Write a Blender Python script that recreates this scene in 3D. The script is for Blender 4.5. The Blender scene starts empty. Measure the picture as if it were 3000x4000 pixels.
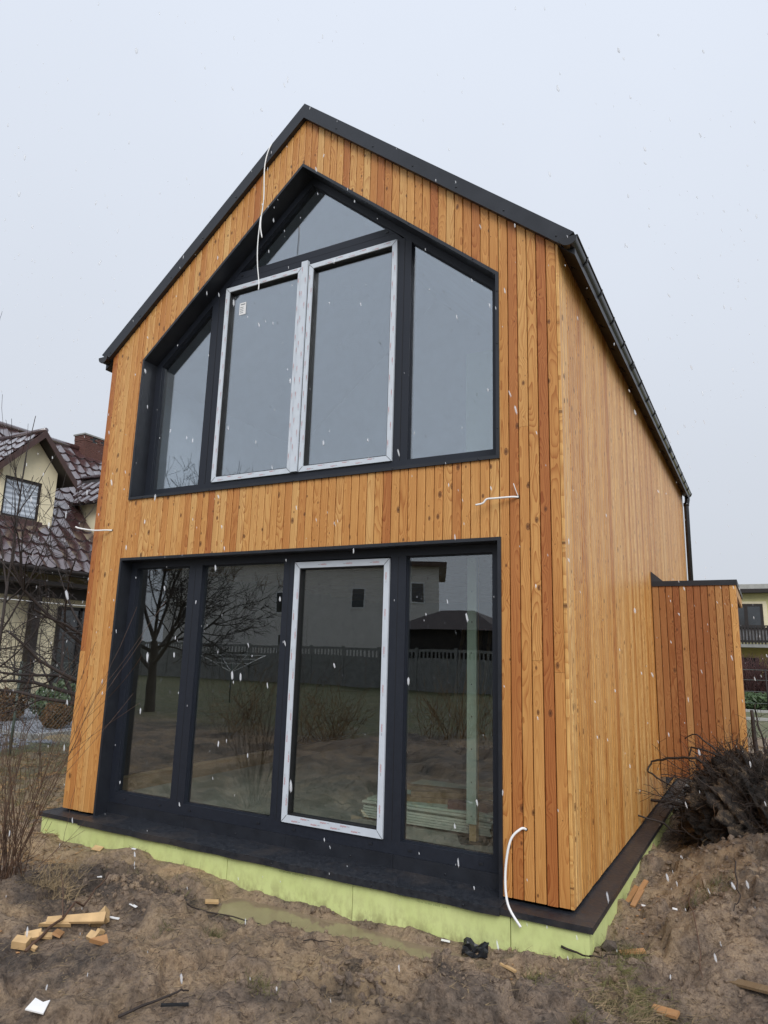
import bpy, bmesh, math, random
import numpy as np
from mathutils import Vector, Matrix

# ------------------------------------------------------------------ camera, sky, sun, exposure
sc = bpy.context.scene
col = sc.collection
CAM = Vector((6.1905, -4.8405, 1.587))
YAW, PIT, ROL = 0.5036, 0.201, 0.0287
fwd = Vector((-math.sin(YAW) * math.cos(PIT), math.cos(YAW) * math.cos(PIT), math.sin(PIT)))
r0 = Vector((math.cos(YAW), math.sin(YAW), 0)); u0 = r0.cross(fwd)
rgt = r0 * math.cos(ROL) + u0 * math.sin(ROL); upv = u0 * math.cos(ROL) - r0 * math.sin(ROL)
cd = bpy.data.cameras.new('camera'); cam = bpy.data.objects.new('camera', cd); col.objects.link(cam)
cd.sensor_fit = 'VERTICAL'; cd.sensor_height = 36.0; cd.sensor_width = 27.0; cd.lens = 36.0 * 2682.5 / 4000.0
cd.clip_start = 0.05; cd.clip_end = 2000
cam.matrix_world = Matrix(((rgt.x, upv.x, -fwd.x, CAM.x), (rgt.y, upv.y, -fwd.y, CAM.y), (rgt.z, upv.z, -fwd.z, CAM.z), (0, 0, 0, 1)))
sc.camera = cam

SUN_EL, SUN_AZ = math.radians(38), math.radians(142)      # azimuth clockwise from +y: the light comes from front right
world = bpy.data.worlds.new('World'); sc.world = world; world.use_nodes = True
wn, wl = world.node_tree.nodes, world.node_tree.links
wn.clear()
w_out = wn.new('ShaderNodeOutputWorld'); w_bg = wn.new('ShaderNodeBackground')
sky = wn.new('ShaderNodeTexSky'); sky.sky_type = 'NISHITA'; sky.sun_disc = False
sky.sun_elevation = SUN_EL; sky.sun_rotation = SUN_AZ; sky.air_density = 1.0; sky.dust_density = 2.0
hs = wn.new('ShaderNodeHueSaturation'); hs.inputs['Saturation'].default_value = 0.18
wl.new(sky.outputs[0], hs.inputs['Color'])
tcw = wn.new('ShaderNodeTexCoord'); sepw = wn.new('ShaderNodeSeparateXYZ'); wl.new(tcw.outputs['Generated'], sepw.inputs[0])
mapw = wn.new('ShaderNodeMapRange'); mapw.inputs['From Min'].default_value = 0.0; mapw.inputs['From Max'].default_value = 0.9
wl.new(sepw.outputs['Z'], mapw.inputs['Value'])
rampw = wn.new('ShaderNodeValToRGB'); wl.new(mapw.outputs[0], rampw.inputs[0])
e = rampw.color_ramp.elements
e[0].position = 0.0; e[0].color = (4.55, 4.85, 5.35, 1); e[1].position = 1.0; e[1].color = (6.6, 7.15, 8.15, 1)
nzw = wn.new('ShaderNodeTexNoise'); nzw.inputs['Scale'].default_value = 1.6; nzw.inputs['Detail'].default_value = 5
wl.new(tcw.outputs['Generated'], nzw.inputs['Vector'])
mrw = wn.new('ShaderNodeMapRange'); mrw.inputs['To Min'].default_value = 0.94; mrw.inputs['To Max'].default_value = 1.05
wl.new(nzw.outputs['Fac'], mrw.inputs['Value'])
mulw = wn.new('ShaderNodeVectorMath'); mulw.operation = 'SCALE'
wl.new(rampw.outputs['Color'], mulw.inputs[0]); wl.new(mrw.outputs[0], mulw.inputs['Scale'])
mixw = wn.new('ShaderNodeMix'); mixw.data_type = 'RGBA'; mixw.inputs['Factor'].default_value = 0.92   # an even cloud layer over the sky
wl.new(hs.outputs['Color'], mixw.inputs[6]); wl.new(mulw.outputs[0], mixw.inputs[7])
wl.new(mixw.outputs[2], w_bg.inputs['Color']); w_bg.inputs['Strength'].default_value = 0.09
wl.new(w_bg.outputs[0], w_out.inputs['Surface'])

sl = bpy.data.lights.new('sun', 'SUN'); sl.energy = 1.5; sl.angle = math.radians(35); sl.color = (1.0, 0.97, 0.93)
sun = bpy.data.objects.new('sun', sl); col.objects.link(sun)
sdir = Vector((math.sin(SUN_AZ) * math.cos(SUN_EL), math.cos(SUN_AZ) * math.cos(SUN_EL), math.sin(SUN_EL)))
sun.rotation_euler = sdir.to_track_quat('Z', 'Y').to_euler()

sc.view_settings.view_transform = 'Standard'; sc.view_settings.look = 'None'
sc.view_settings.exposure = 0.55; sc.view_settings.gamma = 1.0; sc.view_settings.use_curve_mapping = False
sc.cycles.max_bounces = 8; sc.cycles.transparent_max_bounces = 12

RND = random.Random(7)

# ------------------------------------------------------------------ helpers
class MB:
    """collects geometry that becomes ONE mesh object"""
    def __init__(s): s.v = []; s.f = []; s.sm = []
    def add(s, vs, fs, smooth=False):
        o = len(s.v); s.v += [tuple(p) for p in vs]
        for f in fs: s.f.append(tuple(i + o for i in f)); s.sm.append(smooth)
    def box(s, a, b):
        (x0, y0, z0), (x1, y1, z1) = a, b
        s.add([(x0, y0, z0), (x1, y0, z0), (x1, y1, z0), (x0, y1, z0), (x0, y0, z1), (x1, y0, z1), (x1, y1, z1), (x0, y1, z1)],
              [(0, 3, 2, 1), (4, 5, 6, 7), (0, 1, 5, 4), (1, 2, 6, 5), (2, 3, 7, 6), (3, 0, 4, 7)])
    def prism(s, pts, y0, y1, map=None):
        """polygon in x,z (counter clockwise seen from -y) pushed from y0 to y1"""
        n = len(pts)
        vs = [(x, y0, z) for x, z in pts] + [(x, y1, z) for x, z in pts]
        if map: vs = [map(*p) for p in vs]
        s.add(vs, [tuple(range(n)), tuple(range(2 * n - 1, n - 1, -1))] + [((i + 1) % n, i, n + i, n + (i + 1) % n) for i in range(n)])
    def ring(s, out, inn, y0, y1):
        n = len(out)
        vs = [(x, y0, z) for x, z in out] + [(x, y0, z) for x, z in inn] + [(x, y1, z) for x, z in out] + [(x, y1, z) for x, z in inn]
        fs = []
        for i in range(n):
            j = (i + 1) % n
            fs += [(i, j, n + j, n + i), (2 * n + j, 2 * n + i, 3 * n + i, 3 * n + j), (j, i, 2 * n + i, 2 * n + j), (n + i, n + j, 3 * n + j, 3 * n + i)]
        s.add(vs, fs)
    def tube(s, pts, rad, sides=6, smooth=True, cap=True):
        pts = [Vector(p) for p in pts]; n = len(pts)
        if n < 2: return
        rs = rad if isinstance(rad, (list, tuple)) else [rad] * n
        vs = []; ref = None
        for i, p in enumerate(pts):
            t = (pts[min(i + 1, n - 1)] - pts[max(i - 1, 0)])
            t = t.normalized() if t.length > 1e-9 else Vector((0, 0, 1))
            if ref is None: ref = Vector((0, 0, 1)) if abs(t.z) < .9 else Vector((1, 0, 0))
            a = t.cross(ref)
            if a.length < 1e-6: a = t.orthogonal()
            a.normalize(); b = t.cross(a); ref = -b if False else ref
            for k in range(sides):
                q = 2 * math.pi * k / sides
                vs.append(p + (a * math.cos(q) + b * math.sin(q)) * rs[i])
        fs = [(i * sides + k, i * sides + (k + 1) % sides, (i + 1) * sides + (k + 1) % sides, (i + 1) * sides + k) for i in range(n - 1) for k in range(sides)]
        if cap: fs += [tuple(range(sides - 1, -1, -1)), tuple(range((n - 1) * sides, n * sides))]
        s.add(vs, fs, smooth)
    def mesh(s, name):
        me = bpy.data.meshes.new(name); me.from_pydata(s.v, [], s.f)
        me.polygons.foreach_set('use_smooth', s.sm); me.update(); return me

def ob(name, mb, mat, parent=None, loc=None, rotz=None, kind=None):
    me = mb.mesh(name) if isinstance(mb, MB) else mb
    if mat is not None and not me.materials: me.materials.append(mat)
    o = bpy.data.objects.new(name, me); col.objects.link(o)
    if parent: o.parent = parent
    if loc: o.location = loc
    if rotz is not None: o.rotation_euler = (0, 0, rotz)
    if kind: o['kind'] = kind
    return o
def tag(o, label, cat, group=None):
    o['label'] = label; o['category'] = cat
    if group: o['group'] = group
    return o
def thing(name, label, cat, loc=(0, 0, 0), group=None):
    o = bpy.data.objects.new(name, None); col.objects.link(o); o.location = loc; o.empty_display_size = .2
    return tag(o, label, cat, group)
def inset(poly, d):
    """inset a convex counter-clockwise polygon"""
    n = len(poly); out = []
    for i in range(n):
        p0, p1, p2 = Vector(poly[i - 1]), Vector(poly[i]), Vector(poly[(i + 1) % n])
        d1 = (p1 - p0).normalized(); d2 = (p2 - p1).normalized()
        n1 = Vector((-d1.y, d1.x)); n2 = Vector((-d2.y, d2.x))
        k = d / max(.2, (1 + n1.dot(n2)))
        out.append(tuple(p1 + (n1 + n2) * k))
    return out

# vectorised value noise
def _hash(ix, iy, seed):
    h = (ix.astype(np.int64) * 374761393 + iy.astype(np.int64) * 668265263 + seed * 1442695041) & 0xffffffff
    h = ((h ^ (h >> 13)) * 1274126177) & 0xffffffff
    return ((h ^ (h >> 16)) & 0xffff) / 65535.0
def vnoise(x, y, seed=0):
    ix, iy = np.floor(x), np.floor(y); fx, fy = x - ix, y - iy
    fx = fx * fx * fx * (fx * (fx * 6 - 15) + 10); fy = fy * fy * fy * (fy * (fy * 6 - 15) + 10)
    a, b = _hash(ix, iy, seed), _hash(ix + 1, iy, seed); c, d = _hash(ix, iy + 1, seed), _hash(ix + 1, iy + 1, seed)
    return (a * (1 - fx) + b * fx) * (1 - fy) + (c * (1 - fx) + d * fx) * fy
def fbm(x, y, f, octs, seed=0, ridged=False, gain=.5):
    s = np.zeros_like(x); a = 1.0; t = 0
    for o in range(octs):
        ca, sa = math.cos(o * 1.1 + seed), math.sin(o * 1.1 + seed)
        v = vnoise((x * ca - y * sa) * f + 17.3 * o, (x * sa + y * ca) * f - 9.1 * o, seed + o)
        if ridged: v = 1 - np.abs(2 * v - 1)
        s += a * v; t += a; a *= gain; f *= 2.03
    return s / t

# ------------------------------------------------------------------ materials
def nmat(name):
    m = bpy.data.materials.new(name); m.use_nodes = True
    return m, m.node_tree.nodes, m.node_tree.links, m.node_tree.nodes['Principled BSDF']
def N(ns, t, **kw):
    n = ns.new(t)
    for k, v in kw.items():
        if hasattr(n, k): setattr(n, k, v)
        else: n.inputs[k.replace('_', ' ')].default_value = v
    return n
def math_n(ns, ls, op, a, b=None, c=None, clamp=False):
    n = ns.new('ShaderNodeMath'); n.operation = op; n.use_clamp = clamp
    for i, v in enumerate((a, b, c)):
        if v is None: continue
        if isinstance(v, (int, float)): n.inputs[i].default_value = v
        else: ls.new(v, n.inputs[i])
    return n.outputs[0]
def ramp(ns, ls, fac, stops):
    r = ns.new('ShaderNodeValToRGB'); e = r.color_ramp.elements
    e[0].position, e[0].color = stops[0][0], (*stops[0][1], 1)
    e[1].position, e[1].color = stops[-1][0], (*stops[-1][1], 1)
    for p, c in stops[1:-1]:
        q = e.new(p); q.color = (*c, 1)
    if fac is not None: ls.new(fac, r.inputs[0])
    return r.outputs[0]
def mixc(ns, ls, f, a, b, mode='MIX'):
    m = ns.new('ShaderNodeMix'); m.data_type = 'RGBA'; m.blend_type = mode
    for s, v in ((m.inputs['Factor'], f), (m.inputs[6], a), (m.inputs[7], b)):
        if isinstance(v, (int, float)): s.default_value = v
        elif isinstance(v, tuple): s.default_value = (*v, 1)
        else: ls.new(v, s)
    return m.outputs[2]
def noise_fac(ns, ls, scale, detail=4, vec=None, rough=.55, dist=0):
    n = ns.new('ShaderNodeTexNoise'); n.inputs['Scale'].default_value = scale; n.inputs['Detail'].default_value = detail
    n.inputs['Roughness'].default_value = rough; n.inputs['Distortion'].default_value = dist
    if vec is not None: ls.new(vec, n.inputs['Vector'])
    return n.outputs['Fac']
def objvec(ns, ls, rand=True):
    tc = ns.new('ShaderNodeTexCoord')
    if not rand: return tc.outputs['Object']
    oi = ns.new('ShaderNodeObjectInfo'); c = ns.new('ShaderNodeCombineXYZ')
    for i, k in enumerate((37.1, 91.7, 53.3)): ls.new(math_n(ns, ls, 'MULTIPLY', oi.outputs['Random'], k), c.inputs[i])
    a = ns.new('ShaderNodeVectorMath'); a.operation = 'ADD'; ls.new(tc.outputs['Object'], a.inputs[0]); ls.new(c.outputs[0], a.inputs[1])
    return a.outputs[0]
def bump(ns, ls, h, bsdf, strength=.3, dist=.01):
    b = ns.new('ShaderNodeBump'); b.inputs['Strength'].default_value = strength; b.inputs['Distance'].default_value = dist
    ls.new(h, b.inputs['Height']); ls.new(b.outputs[0], bsdf.inputs['Normal'])
def plain(name, c, rough=.6, var=.12, scale=12, metal=0, spec=.5, bumps=0, rand=False, coords=True):
    """flat colour with uneven tone and fine relief"""
    m, ns, ls, b = nmat(name)
    v = objvec(ns, ls, rand)
    f = noise_fac(ns, ls, scale, 6, v)
    lo = tuple(x * (1 - var) for x in c); hi = tuple(min(1, x * (1 + var)) for x in c)
    cc = ramp(ns, ls, f, [(.3, lo), (.7, hi)])
    ls.new(cc, b.inputs['Base Color'])
    rr = ns.new('ShaderNodeMapRange'); ls.new(f, rr.inputs['Value']); rr.inputs['To Min'].default_value = max(.02, rough - .12); rr.inputs['To Max'].default_value = min(1, rough + .12)
    ls.new(rr.outputs[0], b.inputs['Roughness'])
    b.inputs['Metallic'].default_value = metal; b.inputs['Specular IOR Level'].default_value = spec
    if bumps: bump(ns, ls, noise_fac(ns, ls, scale * 8, 5, v), b, bumps, .01)
    return m

def wood_mat(name, tones, fibk=.42, rough=.5, fx=240.0):
    m, ns, ls, b = nmat(name)
    tc = ns.new('ShaderNodeTexCoord'); oi = ns.new('ShaderNodeObjectInfo'); rnd = oi.outputs['Random']
    sp = ns.new('ShaderNodeSeparateXYZ'); ls.new(tc.outputs['Object'], sp.inputs[0])
    X, Y, Z = sp.outputs
    zo = math_n(ns, ls, 'ADD', Z, math_n(ns, ls, 'MULTIPLY', rnd, 431.0))
    wn1 = ns.new('ShaderNodeTexWhiteNoise'); wn1.noise_dimensions = '1D'; ls.new(math_n(ns, ls, 'MULTIPLY', rnd, 917.0), wn1.inputs['W'])
    swn = ns.new('ShaderNodeSeparateColor'); ls.new(wn1.outputs['Color'], swn.inputs[0])
    rA, rB, rC = swn.outputs
    # knots
    cv = ns.new('ShaderNodeCombineXYZ')
    ls.new(math_n(ns, ls, 'ADD', math_n(ns, ls, 'MULTIPLY', X, 11.0), math_n(ns, ls, 'MULTIPLY', rA, 50)), cv.inputs[0])
    ls.new(math_n(ns, ls, 'MULTIPLY', zo, 6.2), cv.inputs[1])
    vo = ns.new('ShaderNodeTexVoronoi'); vo.voronoi_dimensions = '2D'; vo.inputs['Scale'].default_value = 1.0; ls.new(cv.outputs[0], vo.inputs['Vector'])
    scv = ns.new('ShaderNodeSeparateColor'); ls.new(vo.outputs['Color'], scv.inputs[0])
    kmask = math_n(ns, ls, 'GREATER_THAN', scv.outputs[0], .62)
    ksize = math_n(ns, ls, 'MULTIPLY_ADD', math_n(ns, ls, 'POWER', scv.outputs[1], 2.0), .13, .03)
    kd = math_n(ns, ls, 'DIVIDE', vo.outputs['Distance'], ksize)
    kn = math_n(ns, ls, 'MULTIPLY', math_n(ns, ls, 'SUBTRACT', 1.25, kd, clamp=True), kmask)
    swirl = math_n(ns, ls, 'MULTIPLY', math_n(ns, ls, 'SUBTRACT', 1.0, math_n(ns, ls, 'MULTIPLY', vo.outputs['Distance'], 2.6), clamp=True), kmask)
    # growth rings cut lengthwise: radius from a wandering trunk axis
    c1 = ns.new('ShaderNodeCombineXYZ'); ls.new(math_n(ns, ls, 'MULTIPLY', X, 4.0), c1.inputs[0]); ls.new(math_n(ns, ls, 'MULTIPLY', zo, 1.15), c1.inputs[1])
    nz = ns.new('ShaderNodeTexNoise'); nz.noise_dimensions = '2D'; nz.inputs['Scale'].default_value = 1.0; nz.inputs['Detail'].default_value = 2.0; ls.new(c1.outputs[0], nz.inputs['Vector'])
    sn = ns.new('ShaderNodeSeparateColor'); ls.new(nz.outputs['Color'], sn.inputs[0])
    px = math_n(ns, ls, 'ADD', X, math_n(ns, ls, 'MULTIPLY_ADD', rB, .07, -.035))
    px = math_n(ns, ls, 'ADD', px, math_n(ns, ls, 'MULTIPLY_ADD', sn.outputs[0], .05, -.025))
    py = math_n(ns, ls, 'MULTIPLY_ADD', sn.outputs[1], .11, -.02)
    py = math_n(ns, ls, 'ADD', py, math_n(ns, ls, 'MULTIPLY', rC, .05))
    rr = math_n(ns, ls, 'SQRT', math_n(ns, ls, 'ADD', math_n(ns, ls, 'MULTIPLY', px, px), math_n(ns, ls, 'MULTIPLY', py, py)))
    rr = math_n(ns, ls, 'ADD', rr, math_n(ns, ls, 'MULTIPLY', swirl, .012))
    fr = math_n(ns, ls, 'FRACT', math_n(ns, ls, 'MULTIPLY_ADD', rr, 135.0, math_n(ns, ls, 'MULTIPLY', sn.outputs[2], 1.6)))
    late = math_n(ns, ls, 'POWER', fr, 2.6)
    c2 = ns.new('ShaderNodeCombineXYZ'); ls.new(math_n(ns, ls, 'MULTIPLY', X, fx), c2.inputs[0]); ls.new(math_n(ns, ls, 'MULTIPLY', zo, 3.5), c2.inputs[1]); ls.new(math_n(ns, ls, 'MULTIPLY', Y, 240.0), c2.inputs[2])
    fib = noise_fac(ns, ls, 1.0, 3, c2.outputs[0], .6)
    tone = ramp(ns, ls, rA, tones)
    c3 = ns.new('ShaderNodeCombineXYZ'); ls.new(math_n(ns, ls, 'MULTIPLY', X, 9.0), c3.inputs[0]); ls.new(math_n(ns, ls, 'MULTIPLY', zo, 1.3), c3.inputs[1])
    blot = noise_fac(ns, ls, 1.0, 3, c3.outputs[0])
    tone = mixc(ns, ls, ramp(ns, ls, blot, [(.42, (0, 0, 0)), (.72, (.5, .5, .5))]), tone, mixc(ns, ls, 1.0, tone, (.80, .66, .52), 'MULTIPLY'))
    c = mixc(ns, ls, math_n(ns, ls, 'MULTIPLY', late, math_n(ns, ls, 'MULTIPLY_ADD', rC, .50, .48)), tone, mixc(ns, ls, 1.0, tone, (.58, .37, .24), 'MULTIPLY'))
    c = mixc(ns, ls, math_n(ns, ls, 'MULTIPLY', ramp(ns, ls, fib, [(.35, (1, 1, 1)), (.6, (0, 0, 0))]), fibk), c, mixc(ns, ls, 1.0, c, (.62, .48, .38), 'MULTIPLY'))
    kfac = ramp(ns, ls, kn, [(.0, (0, 0, 0)), (.22, (.75, .75, .75)), (.5, (.55, .55, .55)), (1.0, (.95, .95, .95))])
    c = mixc(ns, ls, kfac, c, (.085, .028, .010))
    ls.new(c, b.inputs['Base Color'])
    b.inputs['Roughness'].default_value = rough; b.inputs['Specular IOR Level'].default_value = .35
    hh = math_n(ns, ls, 'ADD', math_n(ns, ls, 'MULTIPLY', late, -.4), math_n(ns, ls, 'MULTIPLY', fib, .8))
    bump(ns, ls, hh, b, .25, .002)
    return m

M = {}
M['wood'] = wood_mat('larch_boards', [(.0, (.70, .43, .165)), (.35, (.66, .36, .120)), (.72, (.61, .305, .094)), (.92, (.54, .245, .074)), (1.0, (.45, .17, .050))])
M['wood_side_lit'] = wood_mat('larch_boards_side_lit', [(.0, (.84, .555, .225)), (.35, (.78, .47, .165)), (.75, (.70, .385, .115)), (1.0, (.58, .27, .07))], rough=.42, fibk=.95, fx=110.0)  # same larch, paler: the side wall's grazing sheen is put into the colour
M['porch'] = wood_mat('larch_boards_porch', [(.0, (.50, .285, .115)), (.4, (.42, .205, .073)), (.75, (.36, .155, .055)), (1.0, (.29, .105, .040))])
M['chip'] = plain('larch_chip', (.38, .20, .085), .6, .2, 9, rand=True)
M['pine'] = plain('raw_pine', (.56, .375, .185), .7, .2, 9, rand=True, bumps=.1)
M['oldpine'] = wood_mat('dusty_lumber', [(.0, (.30, .23, .145)), (.6, (.24, .175, .10)), (1.0, (.18, .125, .07))], rough=.8)
M['metal'] = plain('anthracite_sheet', (.015, .0175, .024), .42, .22, 7, spec=.5)
M['frame'] = plain('anthracite_profile', (.014, .0175, .027), .5, .10, 30, spec=.4)
M['roofm'] = plain('roof_sheet', (.030, .033, .041), .42, .18, 3)
M['black'] = plain('black_gutter', (.010, .010, .012), .22, .2, 9, spec=.6)
def dirty():
    m, ns, ls, b = nmat('weathered_sheet'); v = objvec(ns, ls, False)
    f = noise_fac(ns, ls, 2.2, 6, v, .65); g = noise_fac(ns, ls, 30, 5, v, .65)
    c = ramp(ns, ls, g, [(.3, (.011, .013, .018)), (.7, (.021, .024, .031))])
    c = mixc(ns, ls, ramp(ns, ls, f, [(.50, (0, 0, 0)), (.66, (.5, .5, .5))]), c, (.058, .048, .042))
    ls.new(c, b.inputs['Base Color']); ls.new(ramp(ns, ls, g, [(.35, (.34, .34, .34)), (.62, (.55, .55, .55))]), b.inputs['Roughness'])
    return m
M['dirty'] = dirty()
M['membrane'] = plain('dark_membrane', (.012, .011, .010), .9, .2, 5)
M['film'] = plain('white_film', (.585, .635, .70), .35, .05, 14)
M['red'] = plain('red_print', (.50, .10, .09), .5, .05, 5)
M['grey_print'] = plain('grey_print', (.16, .18, .2), .5, .05, 5)
M['white'] = plain('white_plastic', (.80, .80, .80), .4, .05, 8)
M['beadm'] = plain('gasket_black', (.006, .006, .007), .6, .1, 8)
M['concrete'] = plain('concrete_floor', (.30, .30, .265), .75, .18, 3, bumps=.2)
M['conc2'] = plain('garden_concrete', (.26, .26, .25), .85, .2, 4, bumps=.4)
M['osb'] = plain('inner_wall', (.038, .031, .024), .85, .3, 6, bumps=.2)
M['foil'] = plain('vapour_foil', (.78, .83, .90), .45, .10, 4)
M['gypsum'] = plain('green_plasterboard', (.40, .48, .40), .8, .06, 6)
M['gypsedge'] = plain('plasterboard_edge', (.50, .53, .45), .8, .1, 12)
M['brick'] = plain('red_brick', (.115, .050, .040), .85, .25, 14, rand=True, bumps=.4)
M['mortar'] = plain('mortar', (.25, .22, .2), .9, .15, 20)
M['cream'] = plain('cream_render', (.74, .665, .47), .9, .07, 3, bumps=.15)
M['brown'] = plain('brown_timber', (.055, .026, .022), .5, .25, 6)
M['dkbrown'] = plain('dark_stained_timber', (.016, .011, .010), .6, .3, 6)
M['tile'] = plain('glazed_brown_tile', (.058, .028, .029), .20, .30, 5, rand=True, spec=1.0)
M['tile'].node_tree.nodes['Principled BSDF'].inputs['Coat Weight'].default_value = 1.0
M['tile'].node_tree.nodes['Principled BSDF'].inputs['Coat IOR'].default_value = 1.65
M['tile'].node_tree.nodes['Principled BSDF'].inputs['Coat Roughness'].default_value = .12
M['yellow'] = plain('yellow_render', (.56, .52, .27), .9, .08, 2)
M['yellow2'] = plain('ochre_render', (.50, .42, .16), .9, .12, 2)
M['grey'] = plain('grey_render', (.72, .69, .65), .9, .07, 2)
M['slate'] = plain('dark_hip_roof', (.05, .032, .03), .6, .2, 4)
M['asphalt'] = plain('wet_asphalt', (.10, .10, .105), .5, .15, 30)
M['kerb'] = plain('kerb_stone', (.36, .36, .34), .8, .15, 6)
M['bark'] = plain('dark_wet_bark', (.030, .021, .018), .7, .35, 30, bumps=.4)
M['stem'] = plain('reddish_stems', (.10, .055, .034), .65, .35, 12)
M['root'] = plain('dark_roots', (.026, .017, .013), .7, .4, 20)
M['rootpale'] = plain('pale_roots', (.16, .10, .06), .7, .4, 20)
M['leaf'] = plain('evergreen_leaf', (.050, .085, .030), .5, .45, 4)
M['thuja'] = plain('rusty_thuja', (.115, .060, .020), .8, .5, 5)
M['hedgem'] = plain('bare_hedge', (.085, .040, .038), .8, .4, 3)
M['wire'] = plain('galvanised_wire', (.12, .14, .13), .5, .2, 20, metal=.3)
M['steel'] = plain('steel_post', (.10, .13, .11), .5, .2, 8)
M['grav'] = plain('pale_gravel', (.20, .21, .235), .8, .45, 30, bumps=.5)
M['snow'] = plain('snow', (.88, .90, .94), .8, .03, 20)
M['blackpl'] = plain('black_plastic', (.016, .017, .02), .35, .2, 6)
M['blind'] = plain('pale_blind', (.60, .66, .74), .5, .06, 5)
M['blind2'] = plain('dark_blind', (.34, .38, .44), .5, .06, 5)

def green_board():
    m, ns, ls, b = nmat('lime_insulation')
    v = objvec(ns, ls); z = ns.new('ShaderNodeSeparateXYZ'); tc = ns.new('ShaderNodeTexCoord'); ls.new(tc.outputs['Object'], z.inputs[0])
    f = noise_fac(ns, ls, 5, 5, v)
    c = ramp(ns, ls, f, [(.3, (.585, .665, .265)), (.7, (.64, .71, .31))])
    sv = ns.new('ShaderNodeVectorMath'); sv.operation = 'MULTIPLY'; ls.new(v, sv.inputs[0]); sv.inputs[1].default_value = (16, 16, 9)
    d = noise_fac(ns, ls, 1, 5, sv.outputs[0], .65)
    low = ns.new('ShaderNodeMapRange'); ls.new(z.outputs['Z'], low.inputs['Value']); low.inputs['From Min'].default_value = -.12; low.inputs['From Max'].default_value = -.36
    dd = math_n(ns, ls, 'MULTIPLY', ramp(ns, ls, d, [(.42, (0, 0, 0)), (.63, (1, 1, 1))]), math_n(ns, ls, 'MULTIPLY_ADD', math_n(ns, ls, 'POWER', low.outputs[0], 2.0), .85, .12), clamp=True)
    c = mixc(ns, ls, dd, c, (.17, .12, .06))
    ls.new(c, b.inputs['Base Color']); b.inputs['Roughness'].default_value = .75; b.inputs['Specular IOR Level'].default_value = .3
    bump(ns, ls, noise_fac(ns, ls, 160, 3, v), b, .15, .003)
    return m
M['xps'] = green_board()
M['xpsprint'] = plain('faint_print', (.34, .42, .16), .8, .1, 9)

def glass_mat(name, ior, tint, gc=(.93, .96, 1.0)):
    m = bpy.data.materials.new(name); m.use_nodes = True; ns, ls = m.node_tree.nodes, m.node_tree.links; ns.clear()
    o = ns.new('ShaderNodeOutputMaterial'); mx = ns.new('ShaderNodeMixShader'); tr = ns.new('ShaderNodeBsdfTransparent'); gl = ns.new('ShaderNodeBsdfGlossy')
    geo = ns.new('ShaderNodeNewGeometry'); dt = ns.new('ShaderNodeVectorMath'); dt.operation = 'DOT_PRODUCT'
    ls.new(geo.outputs['Incoming'], dt.inputs[0]); ls.new(geo.outputs['Normal'], dt.inputs[1])
    cs = math_n(ns, ls, 'ABSOLUTE', dt.outputs['Value']); p5 = math_n(ns, ls, 'POWER', math_n(ns, ls, 'SUBTRACT', 1.0, cs, clamp=True), 4.0)
    fac = math_n(ns, ls, 'MULTIPLY_ADD', p5, 1 - ior, ior, clamp=True)
    tr.inputs['Color'].default_value = (*tint, 1); gl.inputs['Roughness'].default_value = 0.0; gl.inputs['Color'].default_value = (*gc, 1)
    ls.new(fac, mx.inputs[0]); ls.new(tr.outputs[0], mx.inputs[1]); ls.new(gl.outputs[0], mx.inputs[2]); ls.new(mx.outputs[0], o.inputs[0])
    tc = ns.new('ShaderNodeTexCoord'); nz = ns.new('ShaderNodeTexNoise'); nz.inputs['Scale'].default_value = 1.1; nz.inputs['Detail'].default_value = 2
    ls.new(tc.outputs['Object'], nz.inputs['Vector'])
    bp = ns.new('ShaderNodeBump'); bp.inputs['Strength'].default_value = .012; bp.inputs['Distance'].default_value = .1; ls.new(nz.outputs['Fac'], bp.inputs['Height']); ls.new(bp.outputs[0], gl.inputs['Normal'])
    return m
M['glass'] = glass_mat('window_glass', .13, (.93, .96, .94))
M['glass_up'] = glass_mat('coated_window_glass', .235, (.92, .96, .985), (.90, .945, .985))
M['glass_far'] = plain('dark_window', (.03, .035, .04), .08, .2, 3, spec=.8)

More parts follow.
